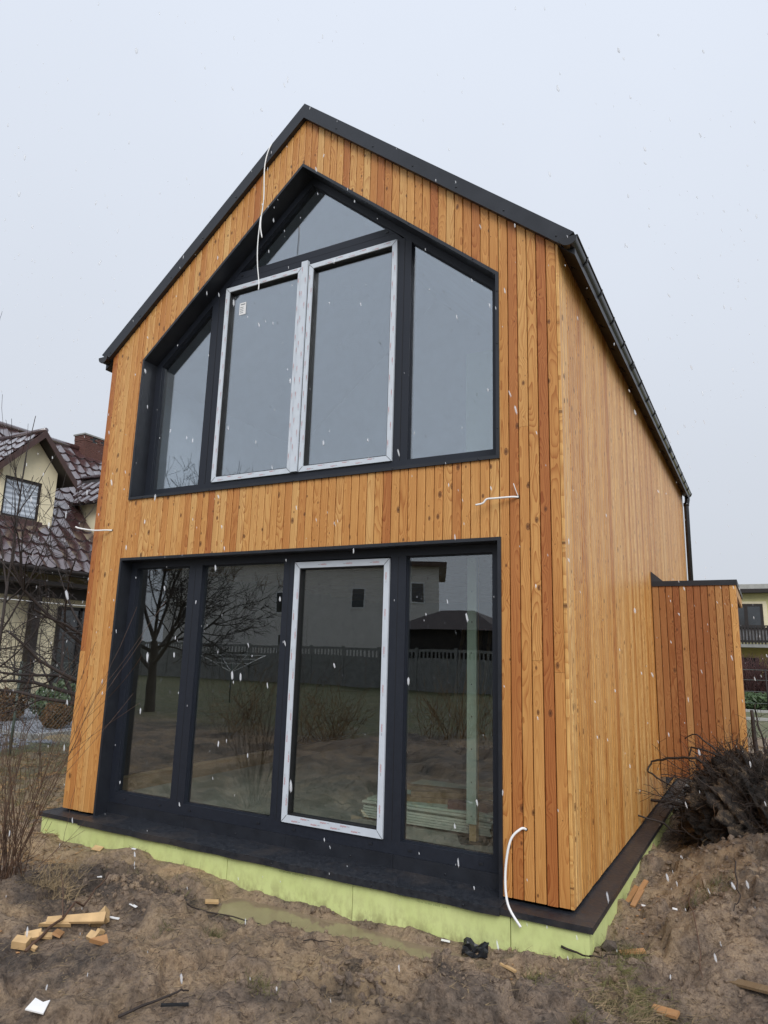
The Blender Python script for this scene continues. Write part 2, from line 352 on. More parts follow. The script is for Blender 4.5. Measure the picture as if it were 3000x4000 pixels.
def soil_mat():
    m, ns, ls, b = nmat('wet_sandy_soil')
    tc = ns.new('ShaderNodeTexCoord'); v = tc.outputs['Object']
    big = noise_fac(ns, ls, .75, 6, v, .6, .6); mid = noise_fac(ns, ls, 4.5, 8, v, .68, .4); fine = noise_fac(ns, ls, 34, 9, v, .74, .25); grit = noise_fac(ns, ls, 95, 4, v, .75)
    mixf = math_n(ns, ls, 'ADD', math_n(ns, ls, 'MULTIPLY', big, .55), math_n(ns, ls, 'MULTIPLY', mid, .45))
    c = ramp(ns, ls, mixf, [(.34, (.060, .046, .037)), (.43, (.17, .132, .104)), (.50, (.31, .232, .170)), (.57, (.42, .305, .200)), (.68, (.50, .33, .175))])
    crs = noise_fac(ns, ls, 11, 6, v, .65)
    c = mixc(ns, ls, ramp(ns, ls, crs, [(.34, (.7, .7, .7)), (.50, (0, 0, 0))]), c, mixc(ns, ls, 1.0, c, (.55, .50, .46), 'MULTIPLY'))
    c = mixc(ns, ls, ramp(ns, ls, fine, [(.36, (.9, .9, .9)), (.52, (0, 0, 0))]), c, mixc(ns, ls, 1.0, c, (.40, .36, .33), 'MULTIPLY'))
    c = mixc(ns, ls, ramp(ns, ls, fine, [(.60, (0, 0, 0)), (.74, (.55, .55, .55))]), c, mixc(ns, ls, 1.0, c, (1.5, 1.4, 1.22), 'MULTIPLY'))
    c = mixc(ns, ls, ramp(ns, ls, grit, [(.57, (0, 0, 0)), (.68, (.6, .6, .6))]), c, mixc(ns, ls, 1.0, c, (1.9, 1.75, 1.5), 'MULTIPLY'))
    c = mixc(ns, ls, ramp(ns, ls, grit, [(.33, (.85, .85, .85)), (.44, (0, 0, 0))]), c, mixc(ns, ls, 1.0, c, (.35, .31, .28), 'MULTIPLY'))
    sa = ns.new('ShaderNodeAttribute'); sa.attribute_name = 'sand'; hu = ns.new('ShaderNodeAttribute'); hu.attribute_name = 'humus_shade'
    brk = ramp(ns, ls, mid, [(.33, (.35, .35, .35)), (.52, (1, 1, 1))])
    c = mixc(ns, ls, math_n(ns, ls, 'MULTIPLY', sa.outputs['Fac'], brk, clamp=True), c, mixc(ns, ls, fine, (.34, .235, .13), (.58, .42, .25)))
    brk2 = ramp(ns, ls, fine, [(.36, (1, 1, 1)), (.66, (.45, .45, .45))])
    c = mixc(ns, ls, math_n(ns, ls, 'MULTIPLY', hu.outputs['Fac'], brk2, clamp=True), c, mixc(ns, ls, mid, (.022, .017, .014), (.085, .066, .056)))  # dark topsoil tone, also painted in as shade in the hollows
    # turf far behind, on the left strip and beyond the road
    at = ns.new('ShaderNodeAttribute'); at.attribute_name = 'turf'
    gr = noise_fac(ns, ls, 9, 8, v, .7)
    gc = ramp(ns, ls, gr, [(.35, (.055, .065, .020)), (.5, (.085, .115, .032)), (.62, (.15, .13, .055)), (.72, (.20, .14, .075))])
    gf = math_n(ns, ls, 'MULTIPLY', at.outputs['Fac'], ramp(ns, ls, mid, [(.30, (.35, .35, .35)), (.6, (1, 1, 1))]), clamp=True)
    c = mixc(ns, ls, gf, c, gc)
    ls.new(c, b.inputs['Base Color'])
    rr = ns.new('ShaderNodeMapRange'); ls.new(mid, rr.inputs['Value']); rr.inputs['From Min'].default_value = .3; rr.inputs['From Max'].default_value = .7; rr.inputs['To Min'].default_value = .38; rr.inputs['To Max'].default_value = .8
    ls.new(rr.outputs[0], b.inputs['Roughness']); b.inputs['Specular IOR Level'].default_value = .5
    hh = math_n(ns, ls, 'ADD', math_n(ns, ls, 'MULTIPLY', fine, 1.0), math_n(ns, ls, 'MULTIPLY', grit, .35))
    bump(ns, ls, hh, b, 1.0, .03)
    return m
M['soil'] = soil_mat()
M['clod'] = plain('soil_clod', (.085, .066, .052), .85, .6, 14, bumps=1.0)
M['sandclod'] = plain('sandy_clod', (.19, .14, .09), .85, .4, 9, bumps=.8)
def stump_soil():
    m, ns, ls, b = nmat('stump_soil'); v = objvec(ns, ls, False)
    f = noise_fac(ns, ls, 5, 8, v, .7, .5); g = noise_fac(ns, ls, 45, 6, v, .7)
    c = ramp(ns, ls, f, [(.42, (.014, .011, .009)), (.50, (.05, .037, .028)), (.56, (.15, .108, .07)), (.66, (.30, .205, .115))])
    c = mixc(ns, ls, ramp(ns, ls, g, [(.38, (.9, .9, .9)), (.50, (0, 0, 0))]), c, (.022, .017, .014))
    ls.new(c, b.inputs['Base Color']); b.inputs['Roughness'].default_value = .9; bump(ns, ls, g, b, 1.0, .06); return m
M['stumpsoil'] = stump_soil()
M['straw'] = plain('straw_debris', (.26, .19, .105), .8, .5, 3)
M['litter'] = plain('leaf_litter', (.27, .165, .075), .8, .5, 3)
M['blade'] = plain('grass_blade', (.105, .100, .030), .6, .5, 2)
M['water'] = None
def water():
    m, ns, ls, b = nmat('muddy_water')
    v = objvec(ns, ls, False); f = noise_fac(ns, ls, 3, 4, v)
    ls.new(ramp(ns, ls, f, [(.3, (.20, .155, .10)), (.7, (.27, .21, .14))]), b.inputs['Base Color'])
    b.inputs['Roughness'].default_value = .03; b.inputs['Specular IOR Level'].default_value = .8
    bump(ns, ls, noise_fac(ns, ls, 22, 2, v), b, .06, .01)
    return m
M['water'] = water()

def snow_mat():
    m, ns, ls, b = nmat('wet_snow_flake'); b.inputs['Base Color'].default_value = (.88, .90, .94, 1); b.inputs['Roughness'].default_value = .8
    b.inputs['Alpha'].default_value = .36; return m
M['snow'] = snow_mat()
# ------------------------------------------------------------------ terrain
FX = [-.13, .085, .22, .64, .88, 1.03, 1.24, 1.34, 1.42, 1.92, 2.16, 2.5, 2.72, 2.83, 3.07, 3.25, 3.43, 3.55, 3.87, 4.04, 4.24, 4.5, 4.8, 5.0, 5.12]
FZ = [-.25, -.23, -.25, -.256, -.24, -.21, -.185, -.207, -.256, -.25, -.27, -.30, -.285, -.30, -.276, -.282, -.325, -.305, -.282, -.306, -.313, -.30, -.277, -.253, -.22]
SY = [-.12, .0, .34, .76, 1.18, 1.96, 2.8, 3.6, 5.0, 9.0]; SZ = [-.22, -.20, -.135, -.14, -.19, -.156, -.21, -.17, -.2, -.25]
def sstep(a, b, x):
    t = np.clip((x - a) / (b - a), 0, 1); return t * t * (3 - 2 * t)
def G(x, y, cx, cy, rx, ry, h): return h * np.exp(-((x - cx) / rx) ** 2 - ((y - cy) / ry) ** 2)
WATER = -.335
def H(x, y):
    x = np.asarray(x, float); y = np.asarray(y, float)
    d = np.maximum(0, -.12 - y)                                  # distance in front of the plinth
    front = np.interp(x, FX, FZ)
    far = np.interp(d, [0, .35, .65, .95, 1.5, 2.6, 5, 12], [-.30, -.30, -.235, -.17, -.13, -.08, .0, .0])
    h = front + (far - front) * sstep(.05, .7, d)
    tr = sstep(2.2, 2.6, x) * (1 - sstep(4.35, 4.75, x))
    h = h - tr * .085 * sstep(.015, .12, d) * (1 - sstep(.34 + .06 * np.sin(x * 5), .60, d))
    h += G(x, y, 1.95, -.82, .42, .22, .085) + G(x, y, 1.72, -1.2, .35, .14, -.09) + G(x, y, 2.2, -1.55, .4, .2, -.03)
    h += G(x, y, 3.2, -.95, .45, .2, .05) + G(x, y, 4.25, -1.25, .12, .16, .05) + G(x, y, 4.55, -.92, .16, .1, .06) + G(x, y, 4.42, -1.2, .1, .13, -.08)
    h += G(x, y, 4.02, -1.05, .16, .1, .035) + G(x, y, 2.9, -1.9, .5, .2, .05)
    # right of the house: a bank that rises away from the plinth
    s = np.maximum(0, x - 5.12)
    side = np.interp(y, SY, SZ) + .30 * sstep(.12, .95, s) * sstep(-.6, .9, y) * (1 - sstep(3.6, 6.5, y))
    h = h + (side - h) * sstep(5.0, 5.2, x) * sstep(-.5, -.05, y)
    # left of the house and behind
    left = -.2 + .0 * x
    h = h + (left - h) * (1 - sstep(-1.4, -.1, x))
    back = -.3 + .0 * x
    h = h + (back - h) * sstep(6, 14, y) * (x > 5.1) + 0
    h = np.where(x > 5.1, h, h + (-.25 - h) * sstep(9.6, 14, y))
    h = np.where((x <= 5.1) & (x > -.3) & (y > 9.2), -.27, h)
    near = 1 - sstep(7, 16, np.hypot(x - 4, y + .5))
    pud = .6 * tr * (1 - sstep(.5, .8, d)) * sstep(.02, .1, d)
    edge = (1 - .62 * pud) * (1 - .75 * np.exp(-(d / .10) ** 2) * (x > -.2) * (x < 5.2) * (y <= 0))
    nz = (fbm(x, y, 1.3, 3, 3) - .5) * .16 + (fbm(x, y, 3.6, 3, 11, True) - .55) * .080 + (fbm(x, y, 13, 4, 5, True, .62) - .55) * .040 * (.25 + 1.2 * vnoise(x * 2.3, y * 2.3, 41)) + (fbm(x, y, 70, 2, 9) - .5) * .010
    brkn = fbm(x + .12 * vnoise(x * 6, y * 6, 81), y + .12 * vnoise(x * 6, y * 6, 82), 1.9, 3, 33)
    nz = nz + .075 * (sstep(.50, .55, brkn) - .5) + .026 * (sstep(.60, .63, fbm(x, y, 3.1, 3, 37)) - .3) + (fbm(x, y, 30, 3, 15, True, .6) - .5) * .022
    edge = edge * (1 - G(x, y, 2.45, -1.78, .5, .28, .75))
    h = h + nz * near * edge + (fbm(x, y, .15, 3, 21) - .5) * .05
    inside = (x > .05) & (x < 4.95) & (y > .05) & (y < 9.2)
    h = np.where(inside, -.42, h)
    return h
def hz(x, y): return float(H(np.array([x]), np.array([y]))[0])

def axis(segs):
    out = []
    for a, b, st in segs:
        n = max(1, int(round((b - a) / st))); out += list(np.linspace(a, b, n, endpoint=False))
    return np.array(out + [segs[-1][1]])
xs = axis([(-320, -60, 40), (-60, -20, 6), (-20, -6, 1), (-6, -1, .2), (-1, .9, .06), (.9, 6.5, .0135), (6.5, 7.5, .06), (7.5, 14, .5), (14, 40, 4), (40, 320, 40)])
ys = axis([(-320, -80, 40), (-80, -30, 6), (-30, -8, 1), (-8, -2.9, .15), (-2.9, -2.2, .03), (-2.2, .25, .0135), (.25, 1.2, .02), (1.2, 5, .035), (5, 12, .2), (12, 40, 2), (40, 320, 40)])
gx, gy = np.meshgrid(xs, ys); gz = H(gx, gy)
nx, ny = len(xs), len(ys)
vv = np.stack([gx, gy, gz], -1).reshape(-1, 3)
ii = np.arange((ny - 1) * (nx - 1)); jj = ii // (nx - 1) * nx + ii % (nx - 1)
quads = np.stack([jj, jj + 1, jj + nx + 1, jj + nx], -1)
gm = bpy.data.meshes.new('ground'); gm.vertices.add(len(vv)); gm.vertices.foreach_set('co', vv.ravel())
gm.loops.add(quads.size); gm.loops.foreach_set('vertex_index', quads.ravel().astype(np.int32))
gm.polygons.add(len(quads)); gm.polygons.foreach_set('loop_start', np.arange(0, quads.size, 4, dtype=np.int32))
gm.polygons.foreach_set('use_smooth', np.ones(len(quads), bool)); gm.update(); gm.validate()
turf = np.clip(sstep(-.4, -2.2, gx) * sstep(-1.2, .6, gy) * (fbm(gx, gy, .9, 3, 8) * 1.1) + sstep(-6.5, -9, gy) + sstep(13, 16, gy) + sstep(8, 14, gx) + .0, 0, 1)
ta = gm.attributes.new('turf', 'FLOAT', 'POINT'); ta.data.foreach_set('value', turf.ravel().astype(np.float32))
n1 = fbm(gx, gy, 2.2, 4, 61); n2 = fbm(gx, gy, 5.0, 4, 71, True)
def blob(*a): return sum(G(gx, gy, cx_, cy_, rx, ry, h_) for cx_, cy_, rx, ry, h_ in a)
sand = np.clip((blob((.6, -.45, .8, .28, 1.0), (2.6, -.3, 1.0, .18, .9), (3.9, -.75, .6, .2, 1.0), (3.2, -1.3, .7, .25, .55), (5.7, 1.3, .45, .7, .7), (5.5, .3, .3, .3, .5), (4.1, -1.35, .3, .15, .8), (5.45, 2.3, .2, .6, .8)) + (n1 - .5) * 1.1), 0, 1) * (gx > -2) * (gy < 6) * (gy > -6) * (gx < 9)
humus_shade = np.clip((blob((1.95, -.92, .5, .2, 1.25), (1.6, -1.2, .4, .2, 1.4), (1.95, -1.5, .3, .14, 1.3), (2.7, -2.1, .45, .2, .8), (4.12, -1.22, .10, .10, 1.3), (4.58, -1.08, .12, .07, 1.3), (4.15, -1.5, .14, .07, 1.3), (5.75, 2.2, .5, .6, .85), (6.05, .75, .2, .35, .7), (5.25, .12, .10, .12, 1.1), (5.9, 1.2, .2, .3, .8), (5.45, -.5, .2, .15, .6), (3.0, -2.1, .4, .2, .4), (2.42, -.66, .3, .08, .8)) + (n2 - .60) * 1.6), 0, 1) * (gx > .5) * (gy < 6) * (gy > -6) * (gx < 9)  # dark topsoil patches, plus shade of ditch and crevices painted as colour
for nm, arr in (('sand', sand), ('humus_shade', humus_shade)):
    t_ = gm.attributes.new(nm, 'FLOAT', 'POINT'); t_.data.foreach_set('value', arr.ravel().astype(np.float32))
ground = ob('ground', gm, M['soil'], kind='structure')

# puddles: level sheets that the relief cuts to shape
for k, (x0, x1, y0, y1) in enumerate([(2.28, 4.7, -.66, -.125)]):
    b = MB(); n, m_ = 60, 10
    vs = [(x0 + (x1 - x0) * i / n, y0 + (y1 - y0) * j / m_, WATER) for j in range(m_ + 1) for i in range(n + 1)]
    b.add(vs, [(j * (n + 1) + i, j * (n + 1) + i + 1, (j + 1) * (n + 1) + i + 1, (j + 1) * (n + 1) + i) for j in range(m_) for i in range(n)])
    ob('puddle_water', b, M['water'], kind='structure')

# ------------------------------------------------------------------ the timber house
W, D = 5.0, 9.26
UW = [(.499, 3.0575), (4.52, 3.0575), (4.52, 4.6115), (2.5, 6.3255), (.499, 4.6115)]     # upper opening
LW = [(.4705, 0.0), (4.527, 0.0), (4.527, 2.4505), (.4705, 2.4505)]                      # lower opening
SL = (6.8735 - 4.7705) / 2.5
def ctop(x): return 6.8735 - SL * abs(x - 2.5)                  # top of the cladding
def utop(x): return 6.3255 - (6.3255 - 4.6115) / (2.5 - .499) * (2.5 - x) if x < 2.5 else 6.3255 - (6.3255 - 4.6115) / 2.02 * (x - 2.5)
house = thing('timber_house', 'new larch-clad house with dark grey gable glazing and black gutters', 'house')

T = .022
def board(mb, x0, x1, zb0, zb1, zt0, zt1, t=T, cl=True, cr=True, ch=.0045, y=0.0):
    """one board piece: bottom edge zb0..zb1, top edge zt0..zt1, face at y, chamfered long edges"""
    prof = [(x0, y + t)]
    prof += [(x0, y + ch), (x0 + ch, y)] if cl else [(x0, y)]
    prof += [(x1 - ch, y), (x1, y + ch)] if cr else [(x1, y)]
    prof += [(x1, y + t)]
    n = len(prof); f = lambda x, a, b: a + (b - a) * (x - x0) / (x1 - x0)
    vs = [(px, py, f(px, zb0, zb1)) for px, py in prof] + [(px, py, f(px, zt0, zt1)) for px, py in prof]
    mb.add(vs, [(i, (i + 1) % n, n + (i + 1) % n, n + i) for i in range(n)] + [tuple(range(n - 1, -1, -1)), tuple(range(n, 2 * n))])

GAP = .0062
def pieces(a, b):
    """solid parts of the front wall over the strip a..b that never straddles an opening's side"""
    m = (a + b) / 2; top = (ctop(a), ctop(b)); out = []
    inU = .499 < m < 4.52; inL = .4705 < m < 4.527
    z = [0.0] if not inL else [2.4505]
    if inU:
        out.append(((z[0], z[0]), (3.0575, 3.0575))); out.append(((utop(a), utop(b)), top))
    else: out.append(((z[0], z[0]), top))
    return out
cols_ = [(i * 2.5 / 33, (i + 1) * 2.5 / 33) for i in range(33)] + [(2.5 + i * 2.476 / 32, 2.5 + (i + 1) * 2.476 / 32) for i in range(32)]
core = MB()
for ci, (a, b) in enumerate(cols_):
    cuts = sorted([a] + [c for c in (.4705, .499, 4.52, 4.527) if a + .001 < c < b - .001] + [b])
    groups = {}                                    # pieces of one board that hang together
    for s0, s1 in zip(cuts[:-1], cuts[1:]):
        for (zb, zt) in pieces(s0, s1):
            l, r_ = s0 + (GAP / 2 if s0 == a else 0), s1 - (GAP / 2 if s1 == b else 0)
            groups.setdefault(len(groups), []).append((l, r_, zb, zt, s0 == a, s1 == b))
            core.prism([(s0, zb[0]), (s1, zb[1]), (s1, zt[1]), (s0, zt[0])], T + .004, .26)
    for g in groups.values():
        if len(g) == 1 and g[0][3][0] - g[0][2][0] > 4.2:      # long boards are butt-jointed
            l, r_, zb, zt, cl, cr = g[0]
            zc = {0: 9, 1: 2.9 + RND.random() * .8}.get(ci % 3 if ci % 3 < 2 else 0, 9)
            zc = zc if ci % 2 else (1.35 + RND.random() * .25 if RND.random() < .75 else 9)
            if zc < 5:
                for (q0, q1) in ((zb, (zc - .0008, zc - .0008)), ((zc + .0008, zc + .0008), zt)):
                    mb = MB(); xm = (l + r_) / 2; board(mb, l - xm, r_ - xm, *q0, *q1); ob('plank', mb, M['wood'], house, (xm, RND.uniform(-.0012, .0012), 0))
                continue
        xm = (g[0][0] + g[-1][1]) / 2; mb = MB()
        for l, r_, zb, zt, cl, cr in g: board(mb, l - xm, r_ - xm, *zb, *zt, cl=cl, cr=cr)
        ob('plank', mb, M['wood'], house, (xm, RND.uniform(-.0015, .0015), RND.uniform(-.004, .002) if g[0][2][0] == 0 else 0))
ob('wall_core', core, M['membrane'], house)
# right-hand side: boards side by side, each one a part; face at x = 5
ns_ = 121; ps = D / ns_
for i in range(ns_):
    y0 = -.001 + i * ps
    mb = MB(); w = ps - .006 + RND.uniform(-.001, .001)
    zb = .0
    if 4.72 < y0 < 5.62:          # boards under the low side window
        m2 = MB(); board(m2, -w / 2, w / 2, 0, 0, .02, .02); ob('plank', m2, M['wood_side_lit'], house, (W, y0 + ps / 2, 0), math.pi / 2)
        board(mb, -w / 2, w / 2, 2.22, 2.22, 4.765, 4.765)
    else: board(mb, -w / 2, w / 2, 0, 0, 4.765, 4.765)
    ob('plank', mb, M['wood_side_lit'], house, (W + RND.uniform(-.0015, .001), y0 + ps / 2, RND.uniform(-.004, .002)), math.pi / 2)
mb = MB()
for i in range(ns_): 
    y0 = i * ps; board(mb, y0 + GAP / 2, y0 + ps - GAP / 2, 0, 0, 4.76, 4.76)
o = ob('side_cladding', mb, M['wood_side_lit'], house, (0, D, 0), -math.pi / 2, kind='stuff')
mb = MB()
mb.box((W - .25, .262, -.02), (W - T - .004, 4.72, 4.75)); mb.box((W - .25, 4.72, -.02), (W - T - .004, 5.66, .01)); mb.box((W - .25, 4.72, 2.23), (W - T - .004, 5.66, 4.75)); mb.box((W - .25, 5.66, -.02), (W - T - .004, D - .03, 4.75))
mb.box((T + .004, .262, -.02), (.25, D - .03, 4.75))
mb.prism([(.26, -.02), (4.74, -.02), (4.74, 4.72), (2.5, 6.6), (.26, 4.72)], D - .25, D - .03)
ob('side_wall', mb, M['membrane'], house)
mb = MB(); mb.prism([(.03, 0), (4.97, 0), (4.97, 4.76), (2.5, 6.83), (.03, 4.76)], D - .028, D); ob('rear_cladding', mb, M['wood_side_lit'], house)

# plinth: lime-green insulation boards, then the dark drip ledge on top
cx = [-.12, 1.031, 2.233, 3.421, 4.615, 5.12]
for k_, (a, b) in enumerate(zip(cx[:-1], cx[1:])):
    yo = -.12 - RND.uniform(0, .003)
    mb = MB(); mb.box((a + .003, yo, -.60), (b - .003, -.02, -.055)); ib = ob('insulation_board', mb, M['xps'], house)
    if 0 < k_ < 4:
        mb = MB(); x = a + .38
        for q in range(7): mb.box((x + q * .008, yo - .0006, -.093), (x + q * .008 + .005, yo - .0002, -.085))
        x = a + .52
        for q in range(22):
            if q % 6 != 5: mb.box((x + q * .0105, yo - .0006, -.108), (x + q * .0105 + RND.uniform(.003, .007), yo - .0002, -.098))
        ob('faint_print', mb, M['xpsprint'], ib, kind='stuff')
mb = MB(); mb.box((-.05, -.016, -.6), (5.05, 9.2, -.062)); ob('plinth_core', mb, M['membrane'], house)
sy = [-.019, 1.2, 2.42, 3.64, 4.86, 6.08, 7.3, 8.52, 9.3]
for xa, xb in ((5.02, 5.12), (-.12, -.02)):
    for a, b in zip(sy[:-1], sy[1:]):
        mb = MB(); mb.box((xa, a + .002, -.60), (xb, b - .002, -.056)); ob('insulation_board', mb, M['xps'], house)
def ledge(pts_out, pts_in, zo, zi, drop, name):
    mb = MB(); n = len(pts_out)
    top = [(x, y, zo) for x, y in pts_out] + [(x, y, zi) for x, y in pts_in]
    bot = [(x, y, zo - drop) for x, y in pts_out] + [(x, y, zo - drop) for x, y in pts_in]
    vs = top + bot; fs = []
    for i in range(n - 1):
        fs += [(i, i + 1, n + i + 1, n + i), (2 * n + i + 1, 2 * n + i, 3 * n + i, 3 * n + i + 1), (i + 1, i, 2 * n + i, 2 * n + i + 1)]
    fs += [(0, n, 3 * n, 2 * n), (n - 1, 2 * n - 1 - 0, 4 * n - 1, 3 * n - 1)]
    mb.add(vs, fs); return ob(name, mb, M['dirty'], house)
ledge([(-.143, 9.3), (-.143, -.143), (.56, -.143)], [(.03, 9.3), (.03, .03), (.56, .03)], -.033, -.022, .036, 'drip_ledge')
ledge([(4.46, -.143), (5.143, -.143), (5.143, 9.3)], [(4.46, .03), (4.97, .03), (4.97, 9.3)], -.033, -.022, .038, 'drip_ledge')
mb = MB()     # apron under the big window: sloping sheet with a folded front edge
prf = [(.128, -.004), (.02, -.012), (-.155, -.026), (-.157, -.075), (-.150, -.075), (-.148, -.036), (.02, -.022), (.128, -.014)]
nx_ = 24; ax0, ax1 = .44, 4.552
vs = []
for i in range(nx_ + 1):
    x = ax0 + (ax1 - ax0) * i / nx_; wv = .0025 * math.sin(i * 2.1) + RND.uniform(-.0012, .0012)
    vs += [(x, y + wv * (1 if y < -.1 else 0), z + wv * (1 if -.16 < y < 0 else .3)) for y, z in prf]
k = len(prf)
mb.add(vs, [(i * k + j, i * k + (j + 1) % k, (i + 1) * k + (j + 1) % k, (i + 1) * k + j) for i in range(nx_) for j in range(k)] + [tuple(range(k - 1, -1, -1)), tuple(range(nx_ * k, nx_ * k + k))])
ob('sill_apron', mb, M['dirty'], house)
mb = MB()
for a, b in ((.4965, 1.50), (1.501, 2.62), (2.621, 3.62), (3.621, 4.50)): mb.box((a, .118, -.010), (b - .0012, .16, .094))
ob('sill_panel', mb, M['metal'], house)
mb = MB()
for x in (1.62, 2.7, 3.6, 4.3): mb.tube([(x, -.158, -.05), (x, -.164, -.05)], .006, 8)
for x in (.9, 2.1, 3.25, 4.05): mb.tube([(x, .117, .03), (x, .112, .03)], .006, 8)
ob('rivet', mb, M['metal'], house, kind='stuff')

# roof with verge flashing
def roof_pts(o, dz): return [(-.125 - o, 6.985 - SL * 2.625 + dz), (2.5, 6.985 + dz), (5.125 + o, 6.985 - SL * 2.625 + dz)]
mb = MB(); tp = roof_pts(0, 0); bt = [(x, z - .16) for x, z in tp]
mb.prism([bt[0], bt[1], tp[1], tp[0]], .012, D + .05); mb.prism([bt[1], bt[2], tp[2], tp[1]], .012, D + .05)
rf = ob('roof', mb, M['roofm'], house)
mb = MB()
for k in range(1, 17):
    y = k * .55
    for sg in (-1, 1): mb.prism([(2.5 + sg * 2.6 * sg * sg, 6.985 - SL * 2.6), (2.5, 6.985), (2.5, 7.01), (2.5 + sg * 2.6, 7.01 - SL * 2.6)][::(-1 if sg > 0 else 1)], y, y + .02)
ob('standing_seam', mb, M['roofm'], rf, kind='stuff')
for sg in (-1, 1):
    mb = MB(); X_ = lambda d: 2.5 + sg * d
    out = [(X_(0), 6.99), (X_(0), 6.828), (X_(2.53), 6.828 - SL * 2.53), (X_(2.635), 6.99 - SL * 2.635)]
    if sg < 0: out = out[:1] + out[1:]
    if sg > 0: pass
    mb.prism(out if sg > 0 else out[::-1], -.05, .010)
    ob('verge_flashing', mb, M['metal'], house)
mb = MB()
for sg in (-1, 1):
    for d in [.4 + .42 * i for i in range(6)]:
        x = 2.5 + sg * d; z = 6.88 - SL * d; mb.tube([(x, -.050, z), (x, -.055, z)], .007, 8)
ob('rivet', mb, M['metal'], house, kind='stuff')
mb = MB(); mb.add([(5.03, -.046, 4.755), (5.115, -.046, 4.742), (5.06, -.046, 4.805), (5.03, -.03, 4.755), (5.115, -.03, 4.742), (5.06, -.03, 4.805)], [(0, 1, 2), (5, 4, 3), (0, 3, 4, 1), (1, 4, 5, 2), (2, 5, 3, 0)])
# gutters
def gutter(xc, zc, tilt):
    r = .066; n = 14; mb = MB(); vs = []
    for y in (-.055, D + .06):
        for rr in (r, r - .004):
            for i in range(n + 1):
                a = math.pi + math.pi * i / n; vs.append((xc + rr * math.cos(a), y, zc + rr * math.sin(a)))
    m_ = n + 1; fs = []
    for i in range(n): fs += [(i, 2 * m_ + i, 2 * m_ + i + 1, i + 1), (m_ + i, m_ + i + 1, 3 * m_ + i + 1, 3 * m_ + i)]
    fs += [(0, m_, 3 * m_, 2 * m_), (n, 2 * m_ + n, 3 * m_ + n, m_ + n)]
    mb.add(vs, fs, True)
    mb.tube([(xc + r, -.055, zc), (xc + r, D + .06, zc)], .009, 8)
    g = ob('gutter', mb, M['black'], house)
    mb = MB(); pts = [(xc + (r + .004) * math.cos(math.pi + math.pi * i / 16), zc + (r + .004) * math.sin(math.pi + math.pi * i / 16)) for i in range(17)]
    mb.prism(pts, -.066, -.052); ob('end_cap', mb, M['black'], g)
    for k in range(17):
        y = .30 + k * .56
        mb = MB(); mb.tube([(xc + (r + .005) * math.cos(math.pi * .95 + math.pi * 1.1 * i / 14), y, zc + (r + .005) * math.sin(math.pi * .95 + math.pi * 1.1 * i / 14)) for i in range(15)], .0075, 6)
        ob('gutter_bracket', mb, M['black'], g)
    for y in (2.55, 6.0):
        mb = MB(); mb.tube([(xc, y - .06, zc - .0), (xc, y + .06, zc)], .0, 6)
        v0 = MB()
        for yy in (y - .05, y - .017, y + .017, y + .05): v0.tube([(xc + (r + .006) * math.cos(math.pi + math.pi * i / 14), yy, zc + (r + .006) * math.sin(math.pi + math.pi * i / 14)) for i in range(15)], .006, 6)
        ob('gutter_joint', v0, M['black'], g)
    return g
gutter(5.092, 4.735, 0); gutter(-.092, 4.735, 0)
mb = MB(); mb.tube([(5.092, 9.12, 4.68), (5.092, 9.12, 4.58), (5.07, 9.12, 4.46), (5.07, 9.12, -.1)], .045, 12)
for z in (4.5, 3.0): mb.tube([(5.07, 9.12, z - .03), (5.07, 9.12, z + .03)], .052, 12)
ob('downpipe', mb, M['black'], house)

# ---- glazing: two window units, each a part whose pieces are sub-parts
def rect(x0, x1, z0, z1): return [(x0, z0), (x1, z0), (x1, z1), (x0, z1)]
# printed film text made once
fc = bpy.data.curves.new('print', 'FONT'); fc.body = 'aluplast'; fc.size = 1.0; fc.resolution_u = 2
fo = bpy.data.objects.new('print_source', fc); col.objects.link(fo); bpy.context.view_layer.update()
tm = bpy.data.meshes.new_from_object(fo)
TV = np.array([v.co[:] for v in tm.vertices]); TF = [tuple(p.vertices) for p in tm.polygons]
bpy.data.objects.remove(fo); bpy.data.curves.remove(fc); bpy.data.meshes.remove(tm)
TW = TV[:, 0].max(); TV[:, 1] -= .3
def put_text(mr, mg, x, z, y, size, ang):
    ca, sa = math.cos(ang), math.sin(ang)
    mr.add([(x + (a * ca - b * sa) * size, y, z + (a * sa + b * ca) * size) for a, b, _ in TV], TF)
    for k0, k1, hh in ((TW + .35, TW + .5, .12), (TW + .62, TW + 1.35, .07)):
        mg.add([(x + (a * ca - b * sa) * size, y, z + (a * sa + b * ca) * size) for a, b in ((k0, -hh), (k1, -hh), (k1, hh), (k0, hh))], [(0, 1, 2, 3)])
def strip_text(mr, mg, x0, z0, x1, z1, y, rows, size, step):
    L = math.hypot(x1 - x0, z1 - z0); ang = math.atan2(z1 - z0, x1 - x0)
    nxv, nzv = -math.sin(ang), math.cos(ang)
    for r, off in enumerate(rows):
        s = .02 + (r * step * .47) % step
        while s + size * 6 < L:
            flip = RND.random() < 0
            put_text(mr, mg, x0 + math.cos(ang) * s + nxv * off, z0 + math.sin(ang) * s + nzv * off, y, size, ang)
            s += step
def sash(win, out, inn, y0, y1, sash_mat=None):
    mb = MB(); mb.ring(out, inn, y0, y1)
    s_ = ob('sash', mb, M['film'], win)
    mb = MB(); mb.ring(inn, inset(inn, .010), y0 + .012, y1); ob('bead', mb, M['beadm'], win)
    mb = MB()
    n = len(out)
    for i in range(n):      # mitre joints: dark hairlines at the corners
        a, b = Vector(out[i]), Vector(inn[i]); d = (b - a).normalized(); q = Vector((-d.y, d.x)) * .0018
        mb.add([(p.x, y0 - .0012, p.y) for p in (a - q, b - q, b + q, a + q)], [(0, 1, 2, 3)])
    ob('mitre_joint', mb, M['beadm'], win)
    return s_
